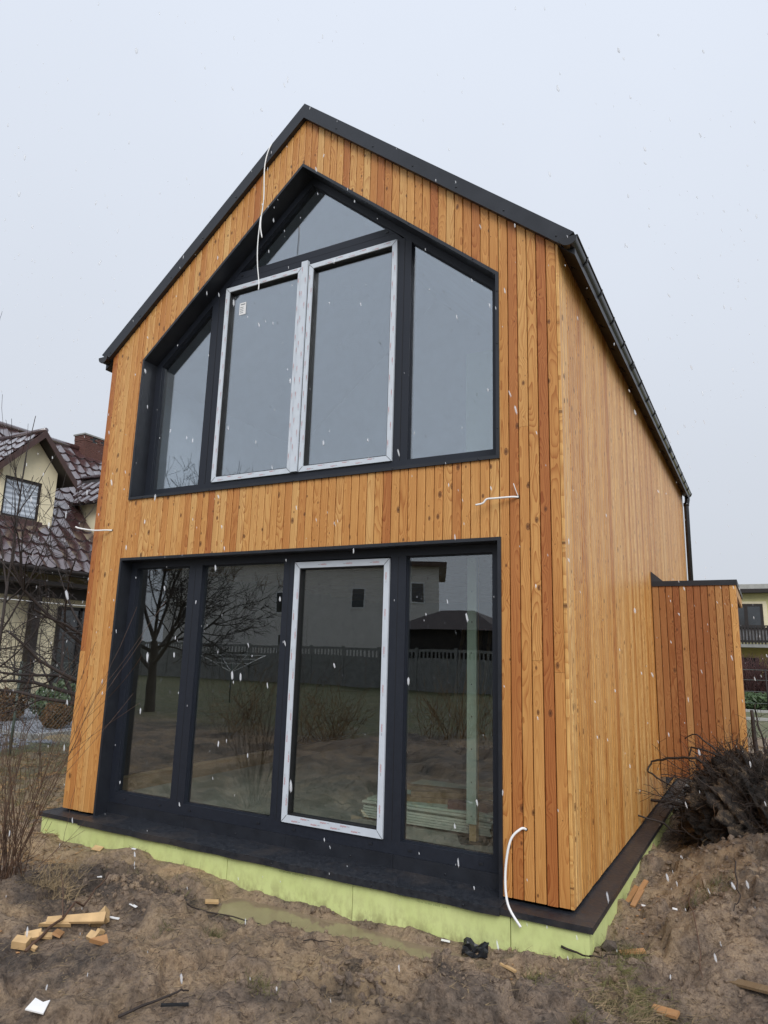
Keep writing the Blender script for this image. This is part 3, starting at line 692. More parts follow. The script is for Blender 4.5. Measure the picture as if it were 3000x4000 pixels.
def pane(win, poly, y, mat='glass'):
    mb = MB(); mb.prism(poly, y, y + .006); ob('pane', mb, M[mat], win)
def bead(win, poly, y0, y1, d=.012):
    mb = MB(); mb.ring(poly, inset(poly, d * .55), y0, y1); mb.ring(inset(poly, d * .55 + .0005), inset(poly, d), y0 + .014, y1); ob('bead', mb, M['frame'], win)
def bars(win, lst, y0, y1, name='mullion', dv=True):
    for (x0, x1, z0, z1, vert) in lst:
        mb = MB()
        if vert and dv: m_ = (x0 + x1) / 2; mb.box((x0, y0, z0), (m_ - .0015, y1, z1)); mb.box((m_ + .0015, y0 + .0008, z0), (x1, y1, z1))
        elif dv: m_ = (z0 + z1) / 2; mb.box((x0, y0, z0), (x1, y1, m_ - .0015)); mb.box((x0, y0 + .0008, m_ + .0015), (x1, y1, z1))
        else: mb.box((x0, y0, z0), (x1, y1, z1))
        ob(name, mb, M['frame'], win)

# lower window
win = bpy.data.objects.new('window', None); col.objects.link(win); win.parent = house
win['label'] = 'tall lower window of four panes, the third framed in white film'
LO = [(.4705, -.02), (4.527, -.02), (4.527, 2.4505), (.4705, 2.4505)]
mb = MB(); i_ = inset(LO, .026); i_[0] = (i_[0][0], -.02); i_[1] = (i_[1][0], -.02)
for poly in ([LO[0], i_[0], i_[3], LO[3]], [i_[1], LO[1], LO[2], i_[2]], [i_[3], i_[2], LO[2], LO[3]]): mb.prism(poly, -.018, .14)
ob('flashing', mb, M['metal'], win)
fy0, fy1, gy_ = .125, .20, .162
fr_o = [(.4966, .095), (4.5009, .095), (4.5009, 2.4244), (.4966, 2.4244)]
bars(win, [(.4966, .577, .095, 2.4244, True), (4.41, 4.5009, .095, 2.4244, True), (1.30, 1.468, .188, 2.36, True), (2.445, 2.575, .188, 2.36, True), (3.53, 3.675, .188, 2.36, True)], fy0, fy1, dv=False)
bars(win, [(.577, 4.41, .095, .188, False), (.577, 4.41, 2.36, 2.4244, False)], fy0 + .0006, fy1, 'rail', dv=False)
mb = MB()
for x in (1.384, 2.51, 3.602): mb.box((x - .0015, fy0 - .0012, .19), (x + .0015, fy0 + .004, 2.358))
ob('joint_groove', mb, M['beadm'], win)
for (a, b) in ((.577, 1.30), (1.468, 2.445), (3.675, 4.41)):
    p = rect(a, b, .188, 2.36); bead(win, p, fy0 + .018, fy1); pane(win, inset(p, .008), gy_)
so, si = rect(2.576, 3.529, .19, 2.345), rect(2.627, 3.479, .247, 2.292)
sash(win, so, si, .108, .19); pane(win, inset(si, .006), .155)
mr, mg = MB(), MB()
strip_text(mr, mg, 2.66, .222, 3.45, .222, .1068, [-.013, .014], .020, .19)
strip_text(mr, mg, 3.45, 2.316, 2.66, 2.316, .1068, [0.0], .020, .26)
strip_text(mr, mg, 2.604, .30, 2.604, 2.27, .1068, [-.013, .014], .020, .34)
strip_text(mr, mg, 3.5015, 2.25, 3.5015, .30, .1068, [0.0], .020, .30)
ob('film_print', mr, M['red'], win, kind='stuff'); ob('film_print', mg, M['grey_print'], win, kind='stuff')
mb = MB()
for x in (.72, 1.18, 1.55, 2.33, 2.7, 3.42, 3.76, 4.32): mb.box((x - .016, fy0 - .006, .135), (x + .016, fy0 + .0, .149))
ob('drain_cap', mb, M['metal'], win)

# upper window
win2 = bpy.data.objects.new('window', None); col.objects.link(win2); win2.parent = house
win2['label'] = 'upper gable window with a triangular light and two white-filmed sashes'
i_ = inset(UW, .026); mb = MB(); mb.ring(UW, i_, -.018, .19); ob('flashing', mb, M['metal'], win2)
mb = MB()
for sg, x0 in ((-1, 1.3), (1, 3.7), (-1, .75), (1, 4.3)):
    z = utop(x0) - .013; mb.tube([(x0, -.018, z), (x0, -.023, z)], .006, 8)
for x in (.7, 1.6, 2.6, 3.6, 4.35): mb.tube([(x, -.018, 3.07), (x, -.023, 3.07)], .006, 8)
for z in (3.3, 4.0, 4.45): mb.tube([(4.507, -.018, z), (4.507, -.023, z)], .006, 8)
ob('rivet', mb, M['metal'], win2, kind='stuff')
fy0, fy1, gy_ = .165, .245, .202
fo_, fi_ = [(.525, 3.083), (4.494, 3.083), (4.494, utop(4.494) - .034), (2.5, 6.291), (.525, utop(.525) - .034)], None
def useg(x, off): return utop(x) - off          # slanted inner line below the opening's edge
OFF = .118
fi_ = [(.60, 3.19), (4.405, 3.19), (4.405, useg(4.405, OFF)), (2.5, 6.3255 - OFF), (.60, useg(.60, OFF))]
mb = MB(); mb.ring(fo_, fi_, fy0, fy1); ob('frame', mb, M['frame'], win2)
bars(win2, [(1.275, 1.462, 3.19, 5.302, True), (3.500, 3.640, 3.19, 5.302, True)], fy0 + .0006, fy1)
mb = MB(); mb.prism([(1.463, 5.3025), (3.547, 5.3025), (3.47, 5.378), (1.535, 5.378)], fy0 + .0004, fy1)
mb.prism([(1.538, 5.381), (3.466, 5.381), (3.385, 5.452), (1.624, 5.452)], fy0 + .0012, fy1)
ob('transom', mb, M['frame'], win2)
mb = MB()
for x in (1.3685, 3.570): mb.box((x - .0015, fy0 - .0012, 3.19), (x + .0015, fy0 + .003, 5.30))
ob('joint_groove', mb, M['beadm'], win2)
pl = [(.60, 3.19), (1.275, 3.19), (1.275, useg(1.275, OFF)), (.60, useg(.60, OFF))]
pr = [(3.640, 3.19), (4.405, 3.19), (4.405, useg(4.405, OFF)), (3.640, useg(3.640, OFF))]
pt = [(1.69, 5.49), (3.335, 5.49), (2.5, 6.3255 - OFF)]
zt_ = 5.452; xl = 2.5 - (6.3255 - OFF - zt_) / ((6.3255 - 4.6115) / 2.001); xr = 2.5 + (6.3255 - OFF - zt_) / ((6.3255 - 4.6115) / 2.02)
pt = [(xl, zt_), (xr, zt_), (2.5, 6.3255 - OFF)]
for p in (pl, pr, pt): bead(win2, p, fy0 + .018, fy1); pane(win2, inset(p, .008), gy_, 'glass_up')
sA, iA = rect(1.464, 2.442, 3.192, 5.298), rect(1.513, 2.392, 3.241, 5.249)
sB, iB = rect(2.524, 3.498, 3.192, 5.298), rect(2.572, 3.449, 3.241, 5.249)
for so, si in ((sA, iA), (sB, iB)): sash(win2, so, si, .148, .23); pane(win2, inset(si, .006), .196, 'glass_up')
mb = MB(); mb.box((2.4425, .130, 3.196), (2.5155, .2, 5.34)); ob('meeting_rail', mb, M['film'], win2)
mb = MB(); mb.box((2.5155, .150, 3.196), (2.5235, .2, 5.30)); ob('joint_groove', mb, M['beadm'], win2)
mr, mg = MB(), MB(); yt = .1468
for x0, x1 in ((1.53, 2.40), (2.60, 3.45)):
    strip_text(mr, mg, x0, 3.219, x1, 3.219, yt, [-.010, .012], .016, .26); strip_text(mr, mg, x1, 5.271, x0, 5.271, yt, [-.010, .012], .016, .26)
for x in (1.492, 2.551): strip_text(mr, mg, x, 5.2, x, 3.26, yt, [-.012, .012], .016, .30)
for x in (2.414, 3.471): strip_text(mr, mg, x, 5.2, x, 3.26, yt, [-.010, .012], .016, .30)
strip_text(mr, mg, 2.479, 5.3, 2.479, 3.24, .1288, [-.02, .02], .016, .26)
ob('film_print', mr, M['red'], win2, kind='stuff'); ob('film_print', mg, M['grey_print'], win2, kind='stuff')
mb = MB(); mb.box((1.625, .1935, 4.98), (1.71, .1955, 5.115)); ob('sticker', mb, M['white'], win2)
mb = MB()
for k in range(4): mb.box((1.635, .1925, 5.0 + k * .02), (1.68, .1932, 5.006 + k * .02))
mb.box((1.64, .1925, 5.09), (1.70, .1932, 5.10)); ob('sticker_print', mb, M['grey_print'], win2)
mb = MB()
for x in (.85, 1.2, 1.56, 2.36, 2.65, 3.4, 3.78, 4.25): mb.box((x - .014, fy0 - .006, 3.125), (x + .014, fy0, 3.138))
for x in (1.66, 3.38): mb.box((x - .014, fy0 - .006, 5.405), (x + .014, fy0, 5.418))
ob('drain_cap', mb, M['metal'], win2)

# ---- interior seen through the glass
mb = MB(); mb.box((.26, .24, -.02), (4.74, D - .26, .10)); ob('floor', mb, M['concrete'], house)
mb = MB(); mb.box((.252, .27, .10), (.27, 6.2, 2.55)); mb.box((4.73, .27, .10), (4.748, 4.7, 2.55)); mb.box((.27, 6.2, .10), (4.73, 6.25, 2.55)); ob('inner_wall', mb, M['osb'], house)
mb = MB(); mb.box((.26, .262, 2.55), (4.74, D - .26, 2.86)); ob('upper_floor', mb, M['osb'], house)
mb = MB()
for k in range(9): mb.box((.30, .6 + k * .6, 2.40), (4.7, .66 + k * .6, 2.549))
ob('ceiling_joist', mb, M['oldpine'], house, kind='stuff')
mb = MB()
mb.prism([(.27, 4.55), (2.5, 6.43), (2.5, 6.48), (.27, 4.60)][::-1], .27, 5.4); mb.prism([(2.5, 6.43), (4.73, 4.55), (4.73, 4.60), (2.5, 6.48)][::-1], .27, 5.4)
mb.box((.252, .27, 2.86), (.27, 5.4, 4.6)); mb.box((4.73, .27, 2.86), (4.748, 5.4, 4.6))
mb.prism([(.27, 2.86), (4.73, 2.86), (4.73, 4.55), (2.5, 6.43), (.27, 4.55)], 3.2, 3.25)
ob('attic_lining', mb, M['foil'], house)
mb = MB(); mb.box((3.76, 1.2, 2.862), (4.725, 1.215, 4.55)); ob('partition', mb, M['gypsum'], house)
mb = MB(); mb.box((.272, .40, .101), (.30, 6.0, .26)); ob('base_board', mb, M['oldpine'], house)

# low side window / door beyond the porch screen
sw = MB(); sw.ring([(-.45, .02), (.47, .02), (.47, 2.22), (-.45, 2.22)], [(-.38, .09), (.40, .09), (.40, 2.15), (-.38, 2.15)], .03, .10)
ob('side_window', sw, M['frame'], house, (W, 5.2, 0), math.pi / 2)
sw = MB(); sw.box((-.38, .06, .09), (.40, .066, 2.15)); ob('side_pane', sw, M['glass_far'], house, (W, 5.2, 0), math.pi / 2)

# ---- entrance porch on the right-hand side: a boarded screen with a flat roof
pc = bpy.data.objects.new('entrance_porch', None); col.objects.link(pc); pc.parent = house
px0, px1, py0 = 5.004, 5.945, 4.288; npb = 12; pw = (px1 - px0) / npb
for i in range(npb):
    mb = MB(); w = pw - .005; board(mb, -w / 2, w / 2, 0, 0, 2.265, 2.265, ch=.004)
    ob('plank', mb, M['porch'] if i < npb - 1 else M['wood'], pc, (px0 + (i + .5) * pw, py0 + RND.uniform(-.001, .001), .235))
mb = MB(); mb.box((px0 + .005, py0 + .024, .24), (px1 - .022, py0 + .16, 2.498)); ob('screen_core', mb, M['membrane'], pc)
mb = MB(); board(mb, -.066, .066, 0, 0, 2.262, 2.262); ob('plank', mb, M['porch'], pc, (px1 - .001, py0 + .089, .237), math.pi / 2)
mb = MB(); mb.box((px0, py0 + .161, 2.36), (px1 - .024, 6.46, 2.498)); ob('porch_roof', mb, M['membrane'], pc)
for k, y in enumerate([py0 + .16 + .26 * i for i in range(8)]):
    mb = MB(); board(mb, -.1285, .1285, 0, 0, .136, .136); ob('fascia_board', mb, M['wood_side_lit'], pc, (px1 - .001, y + .13, 2.362), math.pi / 2)
mb = MB(); mb.box((px0, py0 - .012, 2.500), (px1 + .010, 6.52, 2.512)); mb.box((px0, py0 - .014, 2.482), (px1 + .012, py0 - .004, 2.545)); mb.box((px1 + .003, py0 - .004, 2.482), (px1 + .012, 6.52, 2.545))
ob('roof_edge', mb, M['metal'], pc)
mb = MB(); mb.add([(5.003, py0 - .012, 2.545), (5.003, py0 - .012, 2.67), (5.003, py0 + .5, 2.60), (5.14, py0 - .012, 2.545), (5.003, py0 + .5, 2.53)], [(0, 3, 1), (1, 3, 2), (0, 1, 2, 4), (0, 4, 3), (3, 4, 2)]); ob('upstand_flashing', mb, M['roofm'], pc)
mb = MB(); mb.box((5.143, 4.2, -.10), (6.3, 6.6, -.02)); ob('porch_slab', mb, M['conc2'], pc)

# ------------------------------------------------------------------ things inside, on the floor
st = thing('plasterboard_stack', 'low stack of pale green plasterboard sheets on the concrete floor inside', 'building material', (3.5, 1.52, .10))
for k in range(8):
    b0 = MB(); j = RND.uniform(-.02, .02)
    b0.box((-.60 + j, -.60 + j, .025 + k * .0205), (.62 + j, .55 + j, .025 + k * .0205 + .017)); ob('sheet', b0, M['gypsedge'] if k < 7 else M['gypsum'], st)
b0 = MB(); b0.box((-.4, -.5, 0), (-.3, .4, .024)); b0.box((.3, -.5, 0), (.4, .4, .024)); ob('batten', b0, M['oldpine'], st)
pst = thing('plasterboard_post', 'tall narrow green plasterboard post standing on short timber legs behind the right pane', 'post', (4.0, .78, .10))
b0 = MB(); b0.box((-.042, -.03, .14), (.042, .0, 2.44)); ob('cover_strip', b0, M['gypsum'], pst)
b0 = MB(); b0.box((-.03, .002, 0), (.03, .06, 2.44)); ob('stud', b0, M['pine'], pst)
b0 = MB()
for k in range(9): b0.tube([(.0 + RND.uniform(-.006, .006), -.0315, .2 + k * .26), (.0, -.029, .2 + k * .26)], .006, 6)
ob('screw', b0, M['black'], pst, kind='stuff')
b0 = MB(); b0.box((-.17, -.13, 0), (.17, .17, .004)); tag(ob('floor_mat', b0, M['blackpl'], None, (4.04, .84, .101), .5), 'dark square mat on the concrete floor under the post', 'mat')
b0 = MB(); b0.tube([(4.13, .95, .12), (4.55, 1.35, 1.75)], .03, 4, False); tag(ob('leaning_plank', b0, M['oldpine']), 'timber plank leaning against the inner wall behind the right pane', 'plank')
for k, (x, y, z, l, a) in enumerate([(3.6, 1.15, .285, 1.2, .25), (3.75, 1.28, .328, 1.0, .42), (3.55, 1.6, .285, 1.4, .12)]):
    b0 = MB(); b0.box((-l / 2, -.05, 0), (l / 2, .05, .042))
    tag(ob('lumber_plank', b0, M['oldpine'], None, (x, y, z), a), ['grey timber plank lying nearest the glass on the sheet stack', 'short timber plank lying crosswise over another on the sheet stack', 'longest timber plank at the back of the sheet stack'][k], 'plank', 'planks on the sheet stack')
for k, (x, y, a) in enumerate([(3.80, 1.02, .3), (3.95, 1.06, -.2)]):
    b0 = MB(); b0.box((-.11, -.05, 0), (.11, .05, .06)); tag(ob('clay_brick', b0, M['brick'], None, (x, y, .287), a), ['red brick lying left on the sheet stack inside', 'red brick lying beside the green post on the sheet stack'][k], 'brick')
for k in range(5):
    b0 = MB(); b0.box((-.03, -.02, 0), (.03, .02, 1.9)); o = ob('wall_batten', b0, M['oldpine'], None, (1.6 + k * .16, 5.9, .12)); o.rotation_euler = (-.12, .08, 0)
    tag(o, ['leftmost thin batten leaning on the back wall inside', 'second thin batten from the left on the back wall inside', 'middle one of five thin battens on the back wall inside', 'fourth thin batten from the left on the back wall inside', 'rightmost thin batten leaning on the back wall inside'][k], 'batten', 'battens leaning against the back wall')

# ------------------------------------------------------------------ cables on the house
def cable(pts, r, label, mat='white'):
    P = [Vector(p) for p in pts]; out = []
    for i in range(len(P) - 1):
        p0, p1, p2, p3 = P[max(i - 1, 0)], P[i], P[i + 1], P[min(i + 2, len(P) - 1)]
        for k in range(6):
            t = k / 6; out.append(.5 * ((2 * p1) + (p2 - p0) * t + (2 * p0 - 5 * p1 + 4 * p2 - p3) * t * t + (3 * p1 - p0 - 3 * p2 + p3) * t ** 3))
    out.append(P[-1]); mb = MB(); mb.tube(out, r, 8)
    return tag(ob('cable', mb, M[mat]), label, 'cable')
cable([(2.13, .0, 6.70), (2.10, -.055, 6.64), (2.07, -.085, 6.4), (2.10, -.10, 6.0), (2.09, -.11, 5.72), (2.13, -.12, 5.55)], .006, 'white cable hanging over the left roof verge in front of the gable')
cable([(2.085, -.11, 5.80), (2.09, -.13, 5.5), (2.13, -.16, 5.25), (2.19, -.19, 5.02), (2.20, -.20, 4.93)], .005, 'thin lower end of the roof cable hanging before the upper sash')
cable([(4.688, .0, .441), (4.66, -.03, .445), (4.60, -.07, .37), (4.575, -.10, .18), (4.60, -.13, .0), (4.70, -.175, -.105)], .0085, 'thick white conduit drooping from the boards beside the lower window')
cable([(4.659, .0, 2.743), (4.62, -.03, 2.742), (4.50, -.06, 2.735), (4.44, -.075, 2.73), (4.41, -.08, 2.70), (4.355, -.085, 2.69)], .0075, 'short bent white cable sticking out between the two windows')
cable([(4.659, .0, 2.75), (4.645, -.02, 2.80), (4.632, -.025, 2.845)], .003, 'thin wire rising from the hole between the two windows')
cable([(.286, .0, 2.752), (.24, -.04, 2.75), (.12, -.10, 2.745), (-.02, -.16, 2.765), (-.06, -.18, 2.78)], .0085, 'white cable sticking out left past the corner of the boards')

mb = MB()
for x, z in ((4.688, .441), (4.659, 2.745), (.286, 2.752)): mb.tube([(x, -.0012, z), (x, -.0002, z)], .013, 10)
ob('cable_hole', mb, M['membrane'], house, kind='stuff')
# ------------------------------------------------------------------ neighbour's house on the left
nb = thing('neighbour_house', 'cream rendered house with glossy brown tiled roof and gabled dormer', 'house', (-13.7, 9, -.1))
def nbp(name, mb, mat, parent=None, kind=None):
    o = ob(name, mb, mat, parent or nb, kind=kind)
    o.location = (13.7, -9, .1) if parent is None else (0, 0, 0)
    return o
RS = 1.08; EX, EZ = -12.5, 3.83; RX, RZ = -17.5, 3.83 + 5.0 * 1.08
NY0, NY1 = -2.0, 20.0
mb = MB(); mb.box((-20.3, NY0 + .6, -.15), (-14.05, NY1 - .6, 3.75)); wall_n = nbp('wall', mb, M['cream'])
for y in (NY0 + .6, NY1 - .61):
    mb = MB(); mb.add([(-14.05, y, 3.75), (-20.3, y, 3.75), (-17.5, y, RZ - .3), (-14.05, y + .01, 3.75), (-20.3, y + .01, 3.75), (-17.5, y + .01, RZ - .3)], [(0, 1, 2), (5, 4, 3), (0, 3, 4, 1), (1, 4, 5, 2), (2, 5, 3, 0)]); nbp('gable_wall', mb, M['cream'])
mb = MB()
for sg in (1, -1):
    ex = -17.5 + sg * 5.0
    mb.add([(ex, NY0, EZ - .10), (-17.5, NY0, RZ - .10), (-17.5, NY1, RZ - .10), (ex, NY1, EZ - .10), (ex, NY0, EZ - .22), (-17.5, NY0, RZ - .22), (-17.5, NY1, RZ - .22), (ex, NY1, EZ - .22)], [(0, 3, 2, 1), (4, 5, 6, 7), (0, 1, 5, 4), (3, 7, 6, 2), (0, 4, 7, 3), (1, 2, 6, 5)])
roof_n = nbp('roof', mb, M['dkbrown'])
mb = MB(); mb.tube([(-17.5, NY0, RZ + .03), (-17.5, NY1, RZ + .03)], .11, 10); nbp('ridge_tile', mb, M['tile'])
mb = MB(); mb.tube([(EX + .04, NY0, EZ - .10), (EX + .04, NY1, EZ - .10)], .07, 8); nbp('gutter', mb, M['dkbrown'])
mb = MB(); mb.box((-14.04, NY0 + .6, 3.30), (-12.75, NY1 - .6, 3.42)); nbp('soffit', mb, M['dkbrown'])
mb = MB(); mb.box((-13.82, NY0 + .6, 2.98), (-13.58, NY1 - .6, 3.29)); nbp('porch_beam', mb, M['dkbrown'])
for y in (2.0, 5.45, 8.9, 12.4, 15.8):
    mb = MB(); mb.box((-13.83, y - .13, -.10), (-13.57, y + .13, 2.98)); nbp('porch_post', mb, M['dkbrown'])
mb = MB(); mb.box((-14.04, NY0, -.60), (-12.7, NY1, -.10)); nbp('terrace', mb, M['conc2'])
mb = MB(); mb.box((-12.69, 9.6, -.6), (-12.0, 12.6, -.20)); nbp('step', mb, M['conc2'])
mb = MB(); mb.box((-14.06, 9.95, -.09), (-14.00, 11.6, 2.75)); dr = nbp('door', mb, M['glass_far'])
mb = MB()
for y in (9.95, 10.75, 11.5): mb.box((-13.995, y, -.08), (-13.95, y + .1, 2.75))
mb.box((-13.995, 9.95, 2.65), (-13.95, 11.6, 2.76)); nbp('door_frame', mb, M['dkbrown'])
mb = MB(); mb.box((-14.06, 3.2, .9), (-14.00, 4.6, 2.3)); nbp('window', mb, M['glass_far'])

# tiles: one pressed tile shape, wavy across and stepped at its lower edge
TWD, TC = .44, .52
SLN = math.hypot(1, RS); ux, uz = -1 / SLN, RS / SLN          # up the slope
nxn, nzn = RS / SLN, 1 / SLN                                    # normal of the slope
def tile_mesh():
    mb = MB(); n = 6; m_ = n + 1; vs = []
    prof = [.026 * (abs(2 * i / n - 1) ** 3) for i in range(m_)]; sc_ = [-.085 * math.sin(math.pi * i / n) for i in range(m_)]
    for (s, lift) in ((-.03, .050), (.12, .040), (TC, -.004)):
        for i in range(m_): vs.append((s + (sc_[i] if s < 0 else 0), (i / n - .5) * TWD, lift + prof[i]))
    mb.add(vs, [(r * m_ + i, (r + 1) * m_ + i, (r + 1) * m_ + i + 1, r * m_ + i + 1) for r in range(2) for i in range(n)], True)
    vs = [(-.03 + sc_[i], (i / n - .5) * TWD, .050 + prof[i]) for i in range(m_)] + [(-.022 + sc_[i], (i / n - .5) * TWD, -.03) for i in range(m_)]
    mb.add(vs, [(i, i + 1, m_ + i + 1, m_ + i) for i in range(n)], False); return mb
tmb = tile_mesh()
tmesh = tmb.mesh('roof_tile'); tmesh.materials.append(M['tile'])
DY, DHW, DEZ, DAZ, DXF = 8.25, 1.30, 6.73, 8.10, -13.35        # dormer: centre, half width, eave and ridge height, front
D2Y, D2HW, D2EZ, D2AZ, D2XF = 11.75, 1.25, 6.35, 7.6, -13.35
def dormer_hides(y, x, cy, hw, ez, az, xf):
    z = EZ + (EX - x) * RS
    top = ez + (az - ez) * (1 - abs(y - cy) / hw)
    return abs(y - cy) < hw - .02 and x < xf - .35 and z < top - .05 and z > ez - 1.55 + (0 if abs(y - cy) < .95 else 1.6)
cnt = 0; rest = MB(); spots = []
ncr = int(5.0 * SLN / TC) + 1
for r in range(ncr):
    for c in range(int((NY1 - NY0) / TWD)):
        s = r * TC; x = EX + ux * s; z = EZ + uz * s; y = NY0 + (c + .5) * TWD
        if s > 5.0 * SLN - .1: continue
        if dormer_hides(y, x + ux * .15, DY, DHW, DEZ, DAZ, DXF) or dormer_hides(y, x + ux * .15, D2Y, D2HW, D2EZ, D2AZ, D2XF): continue
        spots.append((x, y, z, 6.3 + (z - 3.8) * .35 < y < 10.2 + (z - 3.8) * .62))
spots.sort(key=lambda q: not q[3])
for x, y, z, vis in spots:
    rm = Matrix(((ux, 0, nxn), (0, 1, 0), (uz, 0, nzn)))
    if vis and cnt < 300:
        o = bpy.data.objects.new('roof_tile', tmesh); col.objects.link(o); o.parent = roof_n
        o.matrix_local = Matrix.Translation((x, y, z)) @ rm.to_4x4(); cnt += 1
    else:
        rest.add([tuple(rm @ Vector(v) + Vector((x, y, z))) for v in tmb.v], tmb.f, True)
o = nbp('roof_tile', rest, M['tile'], roof_n, 'stuff')
mb = MB(); mb.box((-13.95, 9.9, 0), (-13.94, 9.91, .01))
def dormer(cy, hw, ez, az, xf, wo=0.0):
    sl = (az - ez) / hw; xw = xf - .45
    xb = EX - (az - EZ) / RS - .3
    mb = MB()     # roof plates
    for sg in (-1, 1):
        for (xa, xb2, dz0, dz1) in ((xf, xb, 0, -.09),):
            a, b = (cy, az), (cy + sg * hw, ez)
            mb.add([(xa, a[0], a[1] + dz0), (xa, b[0], b[1] + dz0), (xb2, b[0], b[1] + dz0), (xb2, a[0], a[1] + dz0), (xa, a[0], a[1] + dz1), (xa, b[0], b[1] + dz1), (xb2, b[0], b[1] + dz1), (xb2, a[0], a[1] + dz1)], [(0, 1, 2, 3), (4, 7, 6, 5), (0, 4, 5, 1), (1, 5, 6, 2), (2, 6, 7, 3), (3, 7, 4, 0)])
    nbp('dormer_roof', mb, M['dkbrown'])
    mb = MB()     # verge boards
    for sg in (-1, 1): mb.add([(x_, cy + sg * d, az - sl * d + dz) for x_ in (xf + .045, xf + .002) for d, dz in ((0, .07), (hw + .02, .07), (hw + .02, -.17), (0, -.17))], [(0, 1, 2, 3), (7, 6, 5, 4), (0, 4, 5, 1), (1, 5, 6, 2), (2, 6, 7, 3), (3, 7, 4, 0)])
    nbp('verge_board', mb, M['brown'])
    mb = MB()     # tiles on both slopes
    L = math.hypot(hw, az - ez)
    for sg in (-1, 1):
        for r in range(int(L / .47)):
            for c in range(int((xf - xb) / TWD)):
                s = r * .47 + .02; xx = xf - (c + .5) * TWD
                yy = cy + sg * (hw - hw * s / L); zz = ez + (az - ez) * s / L
                if zz < EZ + (EX - xx) * RS - .25: continue
                for v in [0]:
                    pass
                cs, sn_ = hw / L, (az - ez) / L
                mb.add([(xx + v[1] * 1, yy - sg * (v[0] * cs * .9) + sg * v[2] * sn_, zz + v[0] * sn_ * .9 + v[2] * cs + .02) for v in tmb.v], tmb.f, True)
    nbp('dormer_tiles', mb, M['tile'], None, 'stuff')
    mb = MB(); mb.tube([(xf + .02, cy, az + .08), (xb, cy, az + .08)], .08, 8); nbp('dormer_ridge', mb, M['tile'])
    ww = hw - .38
    mb = MB()     # front wall with the window opening
    zs = ez - 1.5; wz0, wz1, wy = ez - 1.40, ez - .16, .62; cw = cy + wo
    for poly in ([(cy - ww, zs), (cw - wy, zs), (cw - wy, wz1), (cy - ww, wz1)], [(cw + wy, zs), (cy + ww, zs), (cy + ww, wz1), (cw + wy, wz1)], [(cw - wy, zs), (cw + wy, zs), (cw + wy, wz0), (cw - wy, wz0)], [(cy - ww, wz1), (cy + ww, wz1), (cy + ww, az - .11 - sl * ww), (cy, az - .11), (cy - ww, az - .11 - sl * ww)]):
        mb.prism(poly, -xw, -xw + .2, map=lambda a, y_, z: (-y_, a, z))
    for sg in (-1, 1):
        y1_ = cy + sg * ww; mb.box((xb, min(y1_, y1_ - sg * .02), zs), (xw - .2, max(y1_, y1_ - sg * .02), az - .11 - sl * ww))
    nbp('dormer_wall', mb, M['cream'])
    mb = MB(); mb.box((xw - .10, cw - wy, wz0), (xw - .09, cw + wy, wz1)); pn = nbp('dormer_pane', mb, M['glass_far'])
    mb = MB()
    for a, b, c, d in ((cw - wy, cw - wy + .07, wz0, wz1), (cw + wy - .07, cw + wy, wz0, wz1)): mb.box((xw - .088, a, c), (xw - .03, b, d))
    mb.box((xw - .088, cw - wy + .07, wz1 - .08), (xw - .03, cw + wy - .07, wz1)); mb.box((xw - .088, cw - wy + .07, wz0), (xw - .03, cw + wy - .07, wz0 + .07)); nbp('dormer_frame', mb, M['dkbrown'])
    for k in range(14):      # day-and-night blind: pale and grey bands
        za = wz0 + .07 + k * (wz1 - wz0 - .15) / 14; zb = za + (wz1 - wz0 - .15) / 14
        mb = MB(); mb.box((xw - .089, cw - wy + .07, za), (xw - .080, cw + wy - .07, zb)); nbp('blind_band', mb, M['blind'] if k % 2 else M['blind2'])
    mb = MB(); mb.box((xw - .1, cw - wy - .1, wz0 - .16), (xw + .10, cw + wy + .1, wz0 - .02)); nbp('dormer_sill', mb, M['brown'])
    mb = MB(); mb.box((xw - .05, cy - ww - .02, zs - .15), (xw + .04, cy + ww + .02, zs + .02)); nbp('apron_flashing', mb, M['brown'])
dormer(DY, DHW, DEZ, DAZ, DXF, -.19); dormer(D2Y, D2HW, D2EZ, D2AZ, D2XF)
# chimney of bricks
CY0, CY1, CX0, CX1, CZ0, CZ1 = 12.5, 13.6, -17.75, -17.15, 8.6, 9.8
mb = MB(); mb.box((CX0 + .02, CY0 + .02, CZ0), (CX1 - .02, CY1 - .02, CZ1 - .01)); ch = nbp('chimney', mb, M['mortar'])
hb = .075
for r in range(int((CZ1 - CZ0) / hb)):
    z = CZ0 + r * hb; proud = .02 if r > int((CZ1 - CZ0) / hb) - 4 else 0
    y = CY0 - .125 * (r % 2)
    while y < CY1:
        ya, yb = max(y, CY0), min(y + .24, CY1)
        hole = 12 < r < 17 and any(a < (ya + yb) / 2 < a + .3 for a in (12.75, 13.3))
        if yb - ya > .03 and not hole:
            b0 = MB(); b0.box((CX1 - .03, ya, z), (CX1 + proud, yb, z + hb - .012)); nbp('brick', b0, M['brick'], ch)
        y += .25
    x = CX0 - .125 * ((r + 1) % 2)
    while x < CX1 - .04:
        xa, xb = max(x, CX0), min(x + .24, CX1 - .035)
        if xb - xa > .03: b0 = MB(); b0.box((xa, CY0 - proud, z), (xb, CY0 + .03, z + hb - .012)); nbp('brick', b0, M['brick'], ch)
        x += .25
b0 = MB()
for a in (12.75, 13.3): b0.box((CX1 - .025, a, CZ0 + 13 * hb), (CX1 - .012, a + .3, CZ0 + 17 * hb))
nbp('flue_opening', b0, M['black'], ch)
mb = MB(); mb.box((CX0 - .05, CY0 - .05, CZ1), (CX1 + .05, CY1 + .05, CZ1 + .06)); nbp('chimney_cap', mb, M['conc2'], ch)

